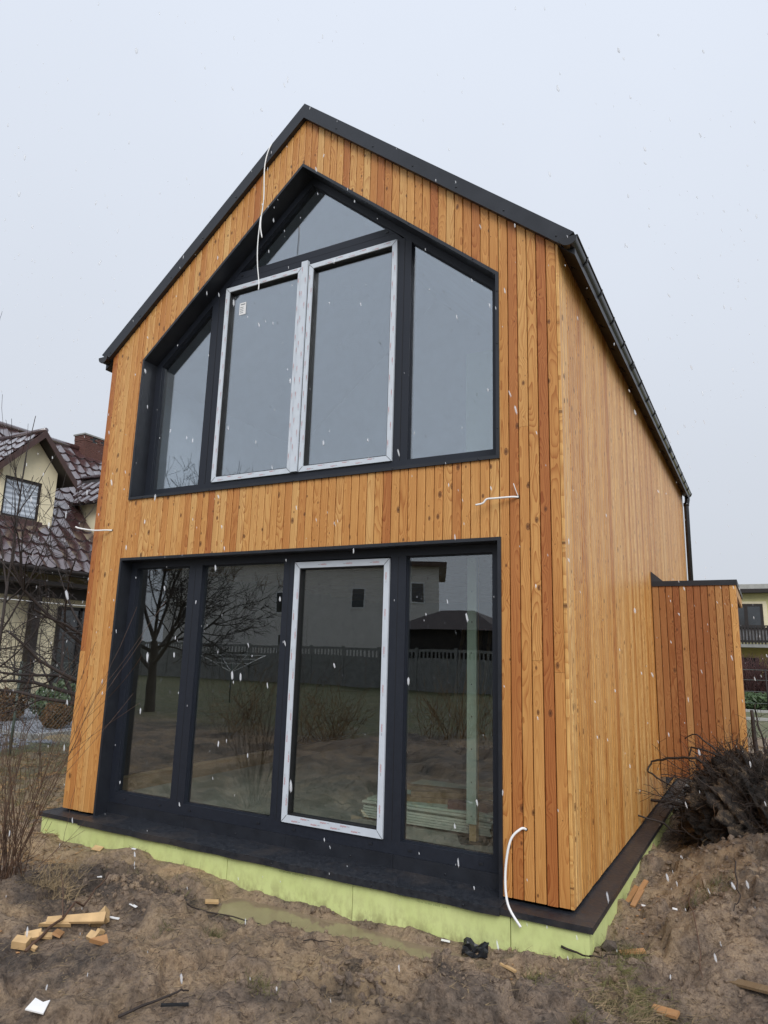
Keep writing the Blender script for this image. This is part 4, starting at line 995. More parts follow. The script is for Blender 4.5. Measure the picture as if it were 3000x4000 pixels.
# ------------------------------------------------------------------ between the houses: fence, gravel bed, bushes, tree
fn = thing('chain_link_fence', 'green chain-link fence on thin steel posts between the two gardens', 'fence', (-4.6, 4, -.15))
FXp = -4.6
for k in range(9):
    b0 = MB(); b0.tube([(0, -6.5 + k * 2.5, -.3), (0, -6.5 + k * 2.5, 1.42)], .022, 8); ob('fence_post', b0, M['steel'], fn)
b0 = MB(); st_ = .075
def chain(mb, L, Hh, st_, r):
    n = int(L / st_); 
    for i in range(-int(Hh / st_), n):
        for dr_ in (1, -1):
            a0 = max(0, -i * st_) if dr_ == 1 else max(0, (i + int(Hh / st_) + 0) * st_ - L)
            pts = []
            if dr_ == 1: z0 = max(0, -i * st_); z1 = min(Hh, L - i * st_); pts = [(0, i * st_ + z0 - L / 2, z0), (0, i * st_ + z1 - L / 2, z1)]
            else:
                yy = (i + int(Hh / st_)) * st_; z0 = max(0, yy - L); z1 = min(Hh, yy); pts = [(0, yy - z0 - L / 2, z0), (0, yy - z1 - L / 2, z1)]
            if z1 - z0 > .02: mb.tube(pts, r, 3, False, False)
chain(b0, 20, 1.40, st_, .0030)
ob('wire_mesh', b0, M['wire'], fn, (0, 3.5, 0), kind='stuff')
b0 = MB()
for z in (.02, .7, 1.4): b0.tube([(.0, -6.5, z), (.0, 13.5, z)], .003, 4)
ob('tension_wire', b0, M['wire'], fn)

def pebbles(name, n, area, zf, rmin, rmax, mat, seed, flat=.6):
    rr = random.Random(seed); mb = MB()
    base = [(1, 0, 0), (0, 1, 0), (-1, 0, 0), (0, -1, 0), (0, 0, 1), (0, 0, -1)]
    fs = [(0, 1, 4), (1, 2, 4), (2, 3, 4), (3, 0, 4), (1, 0, 5), (2, 1, 5), (3, 2, 5), (0, 3, 5)]
    for _ in range(n):
        x, y = area(rr); z = zf(x, y); r = rr.uniform(rmin, rmax); a = rr.uniform(0, 6.28); ca, sa = math.cos(a), math.sin(a)
        s3 = (r * rr.uniform(.7, 1.4), r * rr.uniform(.7, 1.2), r * flat * rr.uniform(.7, 1.2))
        vs = []
        for bx, by, bz in base:
            px, py, pz = bx * s3[0] * rr.uniform(.75, 1.25), by * s3[1] * rr.uniform(.75, 1.25), bz * s3[2]
            vs.append((x + px * ca - py * sa, y + px * sa + py * ca, z + pz + r * .15))
        mb.add(vs, fs, False)
    return ob(name, mb, mat, kind='stuff')
bed = thing('raised_gravel_bed', 'raised bed of pale gravel edged with low concrete behind the wire fence', 'garden bed', (-6.1, 3.9, -.3))
b0 = MB(); b0.box((-6.5, 0, -.2), (0, .12, .17)); b0.box((-.12, .121, -.2), (0, 8.5, .169)); ob('concrete_edge', b0, M['conc2'], bed)
b0 = MB(); b0.box((-6.45, .12, -.2), (-.13, 8.4, .12)); ob('gravel_base', b0, M['grav'], bed)
pebbles('gravel', 9000, lambda r: (r.uniform(-12.4, -6.2), r.uniform(4.05, 12.2)), lambda x, y: -.175, .025, .05, M['grav'], 3)
pebbles('gravel', 2500, lambda r: (r.uniform(-7.6, -5.2), r.uniform(1.2, 3.85)), lambda x, y: hz(x, y), .02, .045, M['grav'], 4)

def leaf_ball(name, loc, rx, ry, rz, n, ls_, mat, label, cat, seed, group=None, stems=5):
    rr = random.Random(seed); t = thing(name, label, cat, loc, group); mb = MB()
    for _ in range(n):
        while True:
            p = Vector((rr.uniform(-1, 1), rr.uniform(-1, 1), rr.uniform(-1, 1)))
            if p.length < 1: break
        p = p.normalized() * (p.length ** .45) * (1 + .18 * math.sin(p.x * 7 + seed) * math.sin(p.y * 6 + p.z * 5))
        c = Vector((p.x * rx, p.y * ry, rz + p.z * rz)); s = ls_ * rr.uniform(.6, 1.3)
        a = Vector((rr.gauss(0, 1), rr.gauss(0, 1), rr.gauss(0, 1))).normalized(); b = a.orthogonal().normalized()
        mb.add([c - a * s, c + b * s * .38, c + a * s, c - b * s * .38], [(0, 1, 2, 3)])
    ob('foliage', mb, mat, t)
    mb = MB()
    for k in range(stems):
        q = Vector((rr.uniform(-.6, .6) * rx, rr.uniform(-.6, .6) * ry, rz * 1.4)); mb.tube([(0, 0, -.1), q * .5 + Vector((0, 0, .02)), q], [.018, .012, .006], 5)
    ob('stem', mb, M['bark'], t)
    return t
leaf_ball('thuja_ball', (-6.95, 5.05, -.18), .30, .30, .27, 2600, .035, M['thuja'], 'small rusty brown clipped conifer ball on gravel before the green shrub', 'shrub', 5)
leaf_ball('thuja_ball', (-8.95, 5.25, -.18), .38, .38, .34, 2600, .04, M['thuja'], 'rusty brown conifer ball at the far left end of the gravel', 'shrub', 6)
leaf_ball('rhododendron', (-8.3, 6.35, -.18), .85, .75, .42, 2400, .075, M['leaf'], 'low glossy green broadleaf shrub behind the brown conifer ball', 'shrub', 7)
b0 = MB(); b0.tube([(-12.65, NY0, 2.83), (-12.3, 4, 2.76), (-12.2, 9, 2.72), (-12.65, 15, 2.83)], .009, 5); tag(ob('washing_line', b0, M['white']), 'pale washing line stretched under the eaves of the cream house', 'washing line')

def branchy(mb, p, d, r, L, depth, rr, up=.15, wob=.35, spread=.9, segs=5, kids=(3, 5), minr=.0022, taper=.55):
    """a crooked limb with side shoots, added to mb"""
    pts = [Vector(p)]; rad = [r]; d = Vector(d).normalized(); nodes = []
    for i in range(segs):
        d = (d + Vector((rr.gauss(0, wob), rr.gauss(0, wob), rr.gauss(0, wob) + up)) * .45).normalized()
        pts.append(pts[-1] + d * L / segs); rad.append(max(minr, r * (1 - (1 - taper) * (i + 1) / segs))); nodes.append((pts[-1], d.copy(), rad[-1]))
    mb.tube(pts, rad, 5 if r > .012 else (4 if r > .005 else 3), True, False)
    if depth > 0:
        for k in range(rr.randint(*kids)):
            q, dd, rq = nodes[rr.randrange(1 if segs > 2 else 0, len(nodes))]
            ax = Vector((rr.gauss(0, 1), rr.gauss(0, 1), rr.gauss(0, 1))).normalized()
            nd = (dd + ax * spread).normalized()
            branchy(mb, q, nd, max(minr, rq * rr.uniform(.45, .7)), L * rr.uniform(.42, .7), depth - 1, rr, up, wob, spread, max(3, segs - 1), kids, minr, taper)
def bare_tree(name, loc, label, seed, trunk, limbs, tr=.085, depth=3, up=.12, group=None, kids=(3, 5), minr=.0022):
    rr = random.Random(seed); t = thing(name, label, 'tree', loc, group); mb = MB()
    tp = [Vector((0, 0, -.15))]; d = Vector((rr.uniform(-.1, .1), rr.uniform(-.1, .1), 1))
    for i in range(6): tp.append(tp[-1] + (d + Vector((rr.gauss(0, .08), rr.gauss(0, .08), 0))).normalized() * (trunk + .15) / 6)
    mb.tube(tp, [tr * (1.25 - .55 * i / 6) for i in range(7)], 9, True, False); ob('trunk', mb, M['bark'], t)
    mb = MB()
    for (h, dx, dy, dz, L, r) in limbs:
        q = tp[0].lerp(tp[-1], h); branchy(mb, q, (dx, dy, dz), r, L, depth, rr, up, kids=kids, minr=minr)
    ob('crown', mb, M['bark'], t)
    return t
bare_tree('bare_fruit_tree', (-2.15, 1.95, -.2), 'bare dark fruit tree with crooked branches beside the left wall', 12, 1.7,
          [(.5, -1, -.5, .25, 1.7, .035), (.62, -.9, -.1, .35, 1.7, .035), (.72, -.4, -.8, .3, 1.4, .03), (.8, -1, .4, .6, 1.7, .03), (.85, -.7, -.5, .8, 1.9, .032), (.95, .2, -.9, .7, 1.2, .025), (1, .1, .7, .8, 1.2, .03), (.45, -.8, .7, .2, 1.3, .03), (.55, -.8, -.9, .1, 1.6, .03), (.75, -1, -.2, .1, 1.5, .028), (.65, -.6, .9, .5, 1.4, .028)], depth=3, up=.03, kids=(4, 6), minr=.0032)
# upright water shoots rising to the left of it
wt = thing('bare_sapling', 'slender bare sapling with upright shoots rising before the cream dormer', 'tree', (-2.95, .95, -.2))
rr = random.Random(5); mb = MB()
mb.tube([(0, 0, -.1), (.0, .02, .8), (.06, .03, 1.7), (.02, .05, 2.6)], [.03, .026, .022, .018], 7); ob('trunk', mb, M['bark'], wt)
mb = MB()
for (p, d, L, r) in [((.02, .05, 2.6), (.12, .1, 1), 2.5, .017), ((.02, .05, 2.5), (-.30, .0, 1), 2.9, .016), ((.05, .03, 1.9), (.45, .3, .9), 1.9, .014), ((.03, .04, 1.4), (.6, .35, .5), 1.3, .013), ((.05, .03, 1.7), (-.6, -.2, .6), 1.2, .012), ((.02, .05, 2.3), (.8, .5, .75), 1.3, .012)]:
    branchy(mb, p, d, r, L, 1, rr, .3, .13, .75, 8, (3, 6), .003, .3)
ob('crown', mb, M['bark'], wt)
# multi-stemmed shrub at the lower left
sh = thing('bare_shrub', 'bare reddish multi-stemmed shrub standing in the mud at lower left', 'shrub', (1.1, -1.3, hz(1.1, -1.3) - .02)); rr = random.Random(31); mb = MB()
for k in range(36):
    a = rr.uniform(0, 6.28); t = rr.uniform(.05, .38); p = (rr.gauss(0, .07), rr.gauss(0, .07), 0)
    branchy(mb, p, (math.cos(a) * t - .1, math.sin(a) * t, 1), rr.uniform(.003, .0055), rr.uniform(.5, 1.25), 1, rr, .10, .14, .6, 7, (2, 5), .0016, .35)
for k in range(16):
    a = rr.uniform(0, 6.28); branchy(mb, (rr.gauss(0, .06), rr.gauss(0, .06), 0), (math.cos(a), math.sin(a), .35), .004, rr.uniform(.4, .8), 1, rr, .02, .25, .7, 6, (2, 4), .0016, .35)
for (a, t, L) in ((.3, .55, 1.75), (.6, .42, 1.5), (-.3, .5, 1.2)):
    branchy(mb, (0, 0, 0), (math.cos(a) * t, math.sin(a) * t, 1), .006, L, 1, rr, .02, .07, .6, 9, (4, 6), .0016, .3)
ob('stem', mb, M['stem'], sh)

# ------------------------------------------------------------------ uprooted stump on the right
SC = Vector((6.16, 3.2, .02))
sp_ = thing('uprooted_stump', 'uprooted stump with dark tangled roots and soil beside the porch', 'tree stump', SC)
rr = random.Random(77)
bm = bmesh.new(); bmesh.ops.create_icosphere(bm, subdivisions=6, radius=1)
cc = np.array([v.co[:] for v in bm.verts])
nzv = fbm(cc[:, 0] * 1.3 + cc[:, 2] * .7 + 5, cc[:, 1] * 1.3 - cc[:, 2] * .6, 1.6, 5, 4, True, .6) - .5
nz2 = fbm(cc[:, 0] * 3 + cc[:, 2] * 2, cc[:, 1] * 3 - cc[:, 2] * 2.5, 4, 3, 14, True, .6) - .5
nz3 = fbm(cc[:, 0] * 8 + cc[:, 2] * 6, cc[:, 1] * 8 - cc[:, 2] * 7, 2.2, 4, 24, False, .62) - .5
for v, k, k2, k3 in zip(bm.verts, nzv, nz2, nz3):
    s = 1 + k * .55 + k2 * .50 + k3 * .28; v.co = Vector((v.co.x * .70 * s, v.co.y * .95 * s, v.co.z * .56 * s))
me = bpy.data.meshes.new('soil_ball'); bm.to_mesh(me); bm.free()
for p in me.polygons: p.use_smooth = True
ob('soil_ball', me, M['stumpsoil'], sp_)
def roots(n, mat, rad, L, seed, up=0, fan=None):
    rr = random.Random(seed); mb = MB()
    for k in range(n):
        a = rr.uniform(1.6, 5.2) if fan is None else rr.uniform(*fan); e = rr.uniform(-.3, 1.2)
        d = Vector((math.cos(a) * math.cos(e), math.sin(a) * math.cos(e), math.sin(e)))
        p = Vector((d.x * .58, d.y * .8, d.z * .46)); r = rad * rr.uniform(.4, 1.3)
        branchy(mb, p, d, r, L * rr.uniform(.4, 1.2), 2 if r > .006 else 1, rr, up, .5, 1.0, 7, (1, 3), .002, .4)
    return mb
ob('root', roots(70, None, .010, .55, 3, -.02), M['root'], sp_)
ob('root', roots(120, None, .007, .45, 14, -.10, (2.2, 5.6)), M['root'], sp_)
ob('root', roots(430, None, .0042, .42, 4, -.03), M['root'], sp_)
mb = MB(); rr = random.Random(15)
for k in range(520):      # roots that hug the soil
    d = Vector((rr.gauss(-.3, 1), rr.gauss(-.3, 1), rr.gauss(.1, .8))).normalized(); t = Vector((rr.gauss(0, 1), rr.gauss(0, 1), rr.gauss(0, 1)))
    pts = []; f = rr.uniform(.92, 1.06)
    for i in range(rr.randint(5, 10)):
        t = (t + Vector((rr.gauss(0, .6), rr.gauss(0, .6), rr.gauss(0, .6) - .1))); t = (t - d * t.dot(d)).normalized()
        d = (d + t * .09).normalized(); f += rr.gauss(.004, .02); pts.append(Vector((d.x * .72, d.y * .97, d.z * .58)) * f)
    r = rr.uniform(.0022, .0065); mb.tube(pts, [r * (1 - .6 * i / len(pts)) for i in range(len(pts))], 4)
ob('root', mb, M['root'], sp_, kind='stuff')
ob('pale_root', roots(16, None, .005, .45, 6, -.15), M['rootpale'], sp_)
mb = MB()
for pts, r in (([(-.15, .1, .3), (-.42, -.05, .52), (-.62, .02, .50), (-.80, .05, .44), (-.85, .03, .36), (-.76, 0, .30), (-.5, -.1, .18)], .016),
               ([(-.05, .2, .38), (-.3, .1, .62), (-.42, .12, .72), (-.52, .15, .66)], .012), ([(.0, .1, .4), (-.25, .05, .55), (-.47, .1, .6), (-.5, .12, .5), (-.42, .1, .42)], .014),
               ([(-.5, -.5, -.1), (-.72, -.55, .02), (-.98, -.7, .10)], .014), ([(-.55, .2, .05), (-.9, .25, .06), (-1.0, .25, .07)], .022),
               ([(.05, .75, .35), (.04, .78, .65), (.03, .8, .93)], .035), ([(.12, .5, .42), (.11, .52, .7), (.06, .55, .92), (.07, .55, 1.0)], .012), ([(-.2, -.3, .1), (.02, -.62, .2), (.1, -.4, .55), (.14, .1, .75)], .009)):
    P = [Vector(p) for p in pts]; out = []
    P = [Vector((p.x * 1.15 - .18, p.y, p.z * 1.1 + .03)) for p in P]
    r *= .85
    for i in range(len(P) - 1):
        for k in range(4): out.append(P[i].lerp(P[i + 1], k / 4) + Vector((rr.gauss(0, .006), rr.gauss(0, .006), rr.gauss(0, .006))))
    out.append(P[-1]); mb.tube(out, [r * (1 - .45 * i / len(out)) for i in range(len(out))], 7)
ob('thick_root', mb, M['root'], sp_)

# ------------------------------------------------------------------ loose bits on the mud
POS = {'mossy square block of pine lying at the lower left end of the pile': (2.349, -2.005), 'flat pale offcut tilted just above the mossy block': (2.309, -1.904), 'small pale chip between the tilted offcut and the long wedge': (2.373, -1.87), 'pale upper offcut lying behind the long wedge-shaped board': (2.231, -1.695), 'long wedge-shaped board end with a bright cut edge, longest of the pile': (2.313, -1.619), 'chunky bright triangular block standing on edge at the right of the pile': (2.328, -1.418), 'little bright block leaning under the triangular block': (2.613, -1.686), 'small square block nearest the front of the pile': (2.78, -1.877), 'flat reddish brown offcut lying lowest right of the pile': (2.913, -1.932), 'dull orange offcut half under the long wedge': (2.41, -1.814), 'tiny orange chip lying before the pile near the mossy block': (2.442, -1.989), 'single pale offcut lying on the mud left of the puddle': (2.397, -0.468), 'thin pine wedge in the mud by the corner insulation board': (4.672, -0.347), 'thin chip lying against the green plinth near its left end': (0.764, -0.175), 'orange larch splinter lying on the mud in front of the corner': (5.347, -0.005), 'grey weathered board end lying at the right edge': (6.022, -0.142), 'reddish wood chip near the bottom right edge': (5.574, -0.39), 'torn white scrap lying at the bottom left corner': (3.169, -2.49), 'small white sliver lying right of the wood pile': (2.356, -1.353), 'white sliver lying on the crest behind the wood pile': (2.323, -1.169), 'white crumb on the dark soil mound': (1.757, -0.984), 'short black plastic strip on the mud near the bottom edge': (3.61, -2.076), 'orange splinter of larch leaning highest against the plinth corner': (5.208, 1.216), 'orange splinter of larch lying lowest beside the plinth': (5.244, 0.869), 'dark larch splinter standing nearest the plinth': (5.201, 0.912), 'black': (4.4, -0.178)}
def chunk(pts, h, mat, name, label, cat, x, y, rot=(0, 0, 0), group=None, dz=0.0):
    x, y = POS.get(label, (x, y))
    mb = MB(); n = len(pts)
    vs = [(a, b, 0) for a, b in pts] + [(a * .98, b * .98, h) for a, b in pts]
    mb.add(vs, [tuple(range(n - 1, -1, -1)), tuple(range(n, 2 * n))] + [(i, (i + 1) % n, n + (i + 1) % n, n + i) for i in range(n)])
    o = ob(name, mb, mat, None, (x, y, max(hz(x, y), hz(x + .04, y + .03), hz(x - .04, y - .03)) + dz)); o.rotation_euler = rot
    return tag(o, label, cat, group)
wg = 'wood offcuts lying in the mud'
R_ = lambda l, w: [(-l / 2, -w / 2), (l / 2, -w / 2), (l / 2, w / 2), (-l / 2, w / 2)]
TRI = lambda l, w: [(-l / 2, -w / 2), (l / 2, -w / 2 * .8), (l * .1, w / 2)]
for (pts, h, x, y, rot, lab) in [
    (R_(.10, .07), .05, 2.07, -1.83, (.25, .1, .5), 'mossy square block of pine lying at the lower left end of the pile'),
    (R_(.105, .07), .02, 2.07, -1.68, (.45, -.1, .9), 'flat pale offcut tilted just above the mossy block'),
    (R_(.085, .05), .018, 2.13, -1.70, (.3, .2, 1.0), 'small pale chip between the tilted offcut and the long wedge'),
    (TRI(.22, .06), .03, 2.19, -1.53, (.5, .1, .75), 'pale upper offcut lying behind the long wedge-shaped board'),
    ([(-.2, -.025), (.2, .0), (.2, .08), (-.2, .02)], .022, 2.30, -1.50, (.6, .1, .75), 'long wedge-shaped board end with a bright cut edge, longest of the pile'),
    ([(-.09, -.06), (.08, -.05), (.03, .08)], .06, 2.47, -1.40, (.5, -.5, .3), 'chunky bright triangular block standing on edge at the right of the pile'),
    (R_(.055, .03), .025, 2.455, -1.52, (.3, .4, 1.6), 'little bright block leaning under the triangular block'),
    (R_(.06, .05), .03, 2.40, -1.60, (.6, .2, .2), 'small square block nearest the front of the pile'),
    (TRI(.13, .07), .03, 2.48, -1.62, (.35, .2, .4), 'flat reddish brown offcut lying lowest right of the pile'),
    (R_(.10, .06), .015, 2.23, -1.62, (.4, .1, 2.2), 'dull orange offcut half under the long wedge'),
    (R_(.035, .03), .02, 2.20, -1.77, (.3, .3, .4), 'tiny orange chip lying before the pile near the mossy block')]:
    chunk([(a * .85, b * .85) for a, b in pts], h * .85, M['pine'] if 'reddish' not in lab and 'dull' not in lab else M['chip'], 'wood_offcut', lab, 'wood offcut', x, y, rot, wg, .012)
chunk(R_(.10, .04), .015, M['pine'], 'wood_offcut', 'single pale offcut lying on the mud left of the puddle', 'wood offcut', 3.02, -.72, (.2, .1, .8), None, .008)
chunk(R_(.11, .02), .012, M['pine'], 'wood_offcut', 'thin pine wedge in the mud by the corner insulation board', 'wood offcut', 4.73, -.33, (.05, .15, -.2), None, .004)
chunk(R_(.09, .06), .004, M['pine'], 'wood_offcut', 'thin chip lying against the green plinth near its left end', 'wood offcut', .72, -.22, (.4, .1, .3), None, .01)
for k, (x, y, l, a, t, m_, lab) in enumerate([(5.21, .64, .24, 1.2, .5, 'chip', 'orange splinter of larch leaning highest against the plinth corner'), (5.225, .56, .20, 1.35, .35, 'chip', 'orange splinter of larch lying lowest beside the plinth'), (5.19, .54, .16, 1.0, .75, 'chip', 'dark larch splinter standing nearest the plinth'),
                                             (5.35, -.10, .16, .55, .08, 'chip', 'orange larch splinter lying on the mud in front of the corner'), (6.02, -.45, .3, -.35, .1, 'oldpine', 'grey weathered board end lying at the right edge'), (5.62, -.82, .14, -.2, .05, 'chip', 'reddish wood chip near the bottom right edge')]):
    chunk(R_(l, .035 if l > .15 and l < .29 else .06), .014, M[m_], 'wood_splinter', lab, 'wood splinter', x, y, (.15, -t, a), None, .03 if t > .2 else .006)
chunk([(-.04, -.03), (.05, -.04), (.04, .04), (.016, .022), (-.03, .04)], .006, M['white'], 'polystyrene_scrap', 'torn white scrap lying at the bottom left corner', 'scrap', 3.05, -2.33, (.25, .1, .5), None, .012)
for (x, y, a, l, lab) in [(2.62, -1.25, .4, .07, 'small white sliver lying right of the wood pile'), (2.62, -.98, -.1, .07, 'white sliver lying on the crest behind the wood pile'), (2.22, -.93, .9, .035, 'white crumb on the dark soil mound'), (5.30, .78, .3, .03, 'white crumb beside the larch splinters'), (5.56, .35, .2, .03, 'white crumb on the bank right of the corner'), (1.30, -.25, .3, .04, 'white crumb at the foot of the plinth, far left'), (4.18, -.17, .3, .06, 'white torn strip beside the black plastic scrap')]:
    chunk(R_(l, .018), .004, M['white'], 'white_scrap', lab, 'scrap', x, y, (.15, .1, a), 'white crumbs on the mud', .008)
mb = MB(); rr = random.Random(3); g_ = 7
vs = [((i / g_ - .5) * .17, (j / g_ - .5) * .09 + rr.gauss(0, .004), .018 + .035 * (j / g_) + rr.gauss(0, .011) + .02 * math.sin(i * 1.3)) for j in range(g_ + 1) for i in range(g_ + 1)]
vs += [(x * .98, y, z - .004) for x, y, z in vs]; q_ = (g_ + 1) ** 2
fs = [(j * (g_ + 1) + i, j * (g_ + 1) + i + 1, (j + 1) * (g_ + 1) + i + 1, (j + 1) * (g_ + 1) + i) for j in range(g_) for i in range(g_)]
mb.add(vs, fs + [tuple(q_ + k for k in reversed(f)) for f in fs])
o = ob('black_plastic_scrap', mb, M['blackpl'], None, (4.40, -.185, hz(4.40, -.19) - .005), .15); o.rotation_euler.x = .45
tag(o, 'crumpled black plastic scrap lying against the green plinth', 'scrap')
chunk(R_(.13, .018), .008, M['blackpl'], 'black_plastic_strip', 'short black plastic strip on the mud near the bottom edge', 'scrap', 3.72, -1.92, (0, .05, .75), None, .006)
def twig(pts, r, label, mat='root'):
    mb = MB(); rr = random.Random(len(label) * 7); out = []
    for i in range(len(pts) - 1):
        for k in range(5):
            t = k / 5; x = pts[i][0] + (pts[i + 1][0] - pts[i][0]) * t; y = pts[i][1] + (pts[i + 1][1] - pts[i][1]) * t; dz = pts[i][2] + (pts[i + 1][2] - pts[i][2]) * t
            out.append((x + rr.gauss(0, .004), y + rr.gauss(0, .004), (hz(x - .03, y) + hz(x + .03, y) + hz(x, y - .03) + hz(x, y + .03)) / 4 + .006 + dz + rr.gauss(0, .002)))
    mb.tube(out, [r * (1 - .6 * i / len(out)) for i in range(len(out))], 5)
    return tag(ob('twig', mb, M[mat]), label, 'twig')
twig([(2.45, -2.05, .02), (2.27, -1.68, .05), (2.10, -1.30, .10), (1.95, -1.05, .12)], .010, 'long brown forked stick slanting over the wood offcuts', 'stem')
twig([(2.27, -1.68, .06), (1.95, -1.45, .12), (1.62, -1.22, .18)], .005, 'thin side branch of the stick above the wood offcuts', 'stem')
twig([(3.44, -2.26, .02), (3.55, -2.0, .03), (3.57, -1.93, .015)], .0075, 'dark curved stick lying on the mud near the bottom edge', 'bark')
twig([(2.58, -1.02, .02), (2.95, -.75, .03), (3.1, -.55, .02)], .006, 'long thin dark twig lying behind the wood pile')
twig([(3.15, -.60, .02), (3.3, -.38, .05), (3.45, -.33, .08)], .005, 'dark twig reaching into the puddle')
twig([(4.95, -.14, .06), (5.08, -.16, .02), (5.15, -.2, .01)], .008, 'dark stick leaning at the green plinth corner')
twig([(5.13, -.22, .02), (5.3, -.1, .02)], .005, 'short dark twig lying right of the plinth corner')
twig([(5.60, .95, .03), (5.63, .45, .03), (5.72, .1, .04), (5.76, -.2, .04)], .006, 'long brown root trailing down the bank at right', 'stem')
twig([(3.7, -1.15, .02), (3.85, -.95, .03)], .004, 'short thin twig on the mound before the puddle')
twig([(5.9, .9, .12), (5.93, .6, .05), (5.9, .3, .03)], .006, 'forked black root at the right edge of the bank')

# countless bits: clods, straw, grass
def area_front(r):
    while True:
        x, y = r.uniform(1.0, 6.3), r.uniform(-2.3, -.13)
        return x, y
def area_patch(spots):
    def f(r):
        cx_, cy_, s = spots[r.randrange(len(spots))]; return r.gauss(cx_, s), r.gauss(cy_, s * .7)
    return f
pebbles('wood_chips', 70, lambda r: r.choice([(r.gauss(2.45, .22), r.gauss(-1.82, .13)), (r.gauss(5.25, .06), r.gauss(.75, .2)), (r.gauss(4.75, .2), r.gauss(-.45, .12))]), hz, .004, .014, M['chip'], 41, .35)
def clods(name, n, area, rmin, rmax, mat, seed):
    rr = random.Random(seed); P = []
    while len(P) < n:
        x, y = area(rr)
        if -.13 < x < 5.13 and y > -.13: continue
        P.append((x, y))
    A = np.array(P); Z = H(A[:, 0], A[:, 1]); mb = MB()
    bm = bmesh.new(); bmesh.ops.create_icosphere(bm, subdivisions=1, radius=1); V = [v.co.copy() for v in bm.verts]; F = [tuple(v.index for v in f.verts) for f in bm.faces]; bm.free()
    for (x, y), z in zip(P, Z):
        if z < WATER - .01: continue
        r = rmin + (rmax - rmin) * rr.random() ** 4; q = Matrix.Rotation(rr.uniform(0, 6.28), 3, Vector((rr.random() + .01, rr.random(), rr.random())))
        s = Vector((rr.uniform(.6, 1.4), rr.uniform(.6, 1.2), rr.uniform(.5, .9))) * r
        mb.add([tuple(Vector((x, y, z + r * .15)) + q @ Vector((v.x * s.x, v.y * s.y, v.z * s.z)) * rr.uniform(.75, 1.25)) for v in V], F, False)
    return ob(name, mb, mat, kind='stuff')
clods('soil_clods', 2600, area_patch([(1.85, -.95, .3), (2.2, -1.3, .35), (4.28, -1.36, .16), (4.5, -.92, .16), (3.9, -1.5, .3), (3.3, -.5, .25), (5.6, 1.6, .4), (5.9, .6, .35), (5.2, .1, .15), (2.0, -1.0, .25), (3.4, -.3, .4), (4.6, -.5, .3)]), .004, .032, M['soil'], 1)
clods('sandy_clods', 1500, area_front, .003, .014, M['soil'], 2)
clods('soil_clods', 1400, lambda r: (r.uniform(5.15, 6.5), r.uniform(-.8, 3.2)), .003, .022, M['soil'], 9)
clods('soil_clods', 1, lambda r: (5.22, -.02), .06, .065, M['clod'], 12)
def strands(name, n, area, lmin, lmax, r, mat, seed, lift=.25, curl=.5):
    rr = random.Random(seed); P = []
    while len(P) < n:
        x, y = area(rr)
        if -.14 < x < 5.14 and y > -.14: continue
        P.append((x, y))
    A = np.array(P); Z = H(A[:, 0], A[:, 1]); mb = MB()
    for (x, y), z in zip(P, Z):
        if z < WATER: continue
        a = rr.uniform(0, 6.28); L = rr.uniform(lmin, lmax); e = abs(rr.gauss(0, lift)); p = Vector((x, y, z + .002)); pts = [p]; d = Vector((math.cos(a) * math.cos(e), math.sin(a) * math.cos(e), math.sin(e)))
        for k in range(3):
            d = (d + Vector((rr.gauss(0, curl), rr.gauss(0, curl), -.25 * e)) * .4).normalized(); pts.append(pts[-1] + d * L / 3)
        w = Vector((-d.y, d.x, .3)).normalized() * r
        vs = []
        for i, q in enumerate(pts): ww = w * (1 - .28 * i); vs += [q - ww, q + ww]
        mb.add(vs, [(2 * i, 2 * i + 1, 2 * i + 3, 2 * i + 2) for i in range(3)])
    return ob(name, mb, mat, kind='stuff')
strands('straw_litter', 5500, area_front, .02, .08, .0017, M['straw'], 3, .15)
strands('root_litter', 3200, area_front, .02, .11, .0018, M['root'], 4, .15)
strands('root_litter', 1800, lambda r: (r.uniform(5.15, 6.5), r.uniform(-1, 3.4)), .03, .12, .0018, M['root'], 5, .3)
strands('straw_litter', 1800, lambda r: (r.uniform(5.15, 6.5), r.uniform(-1, 3.4)), .03, .10, .0014, M['straw'], 6, .3)
strands('grass', 1000, area_patch([(5.42, -.45, .14), (5.55, -.6, .12), (5.35, -.28, .08)]), .05, .12, .0020, M['blade'], 7, .32)
strands('grass', 1200, area_patch([(5.44, -.48, .16), (5.6, -.66, .12)]), .05, .13, .0020, M['straw'], 17, .25)
strands('grass', 500, area_patch([(5.32, -.05, .06), (5.8, 1.05, .10), (5.72, .75, .08)]), .05, .14, .002, M['blade'], 8, .8)
strands('grass', 450, area_patch([(4.95, -.75, .035), (5.22, -.83, .03), (3.85, -1.75, .05), (2.9, -1.5, .05), (3.2, -1.35, .03), (2.05, -.55, .2)]), .04, .10, .0018, M['blade'], 10, .9)
strands('grass', 900, area_patch([(1.5, -1.15, .15), (1.35, -.9, .12), (1.7, -1.3, .1)]), .05, .16, .002, M['straw'], 11, .7)
strands('grass', 9000, lambda r: (r.uniform(-4.6, -.2), r.uniform(-.4, 4.2)), .05, .14, .003, M['blade'], 13, .7)
strands('dead_leaves', 12000, lambda r: (r.uniform(-4.2, .9), r.uniform(-1.0, 3.4)), .03, .09, .008, M['litter'], 14, .25)
for k, (x, y, lab) in enumerate([(-.35, .25, 'pale dead leaf lying left on the turf beside the shrub'), (-.05, -.05, 'pale dead leaf lying nearest the plinth end')]):
    chunk([(-.09, -.02), (0, -.045), (.09, .0), (0, .045)], .003, M['pine'], 'dead_leaf', lab, 'leaf', x, y, (.3, .2, .5 + k), None, .02)

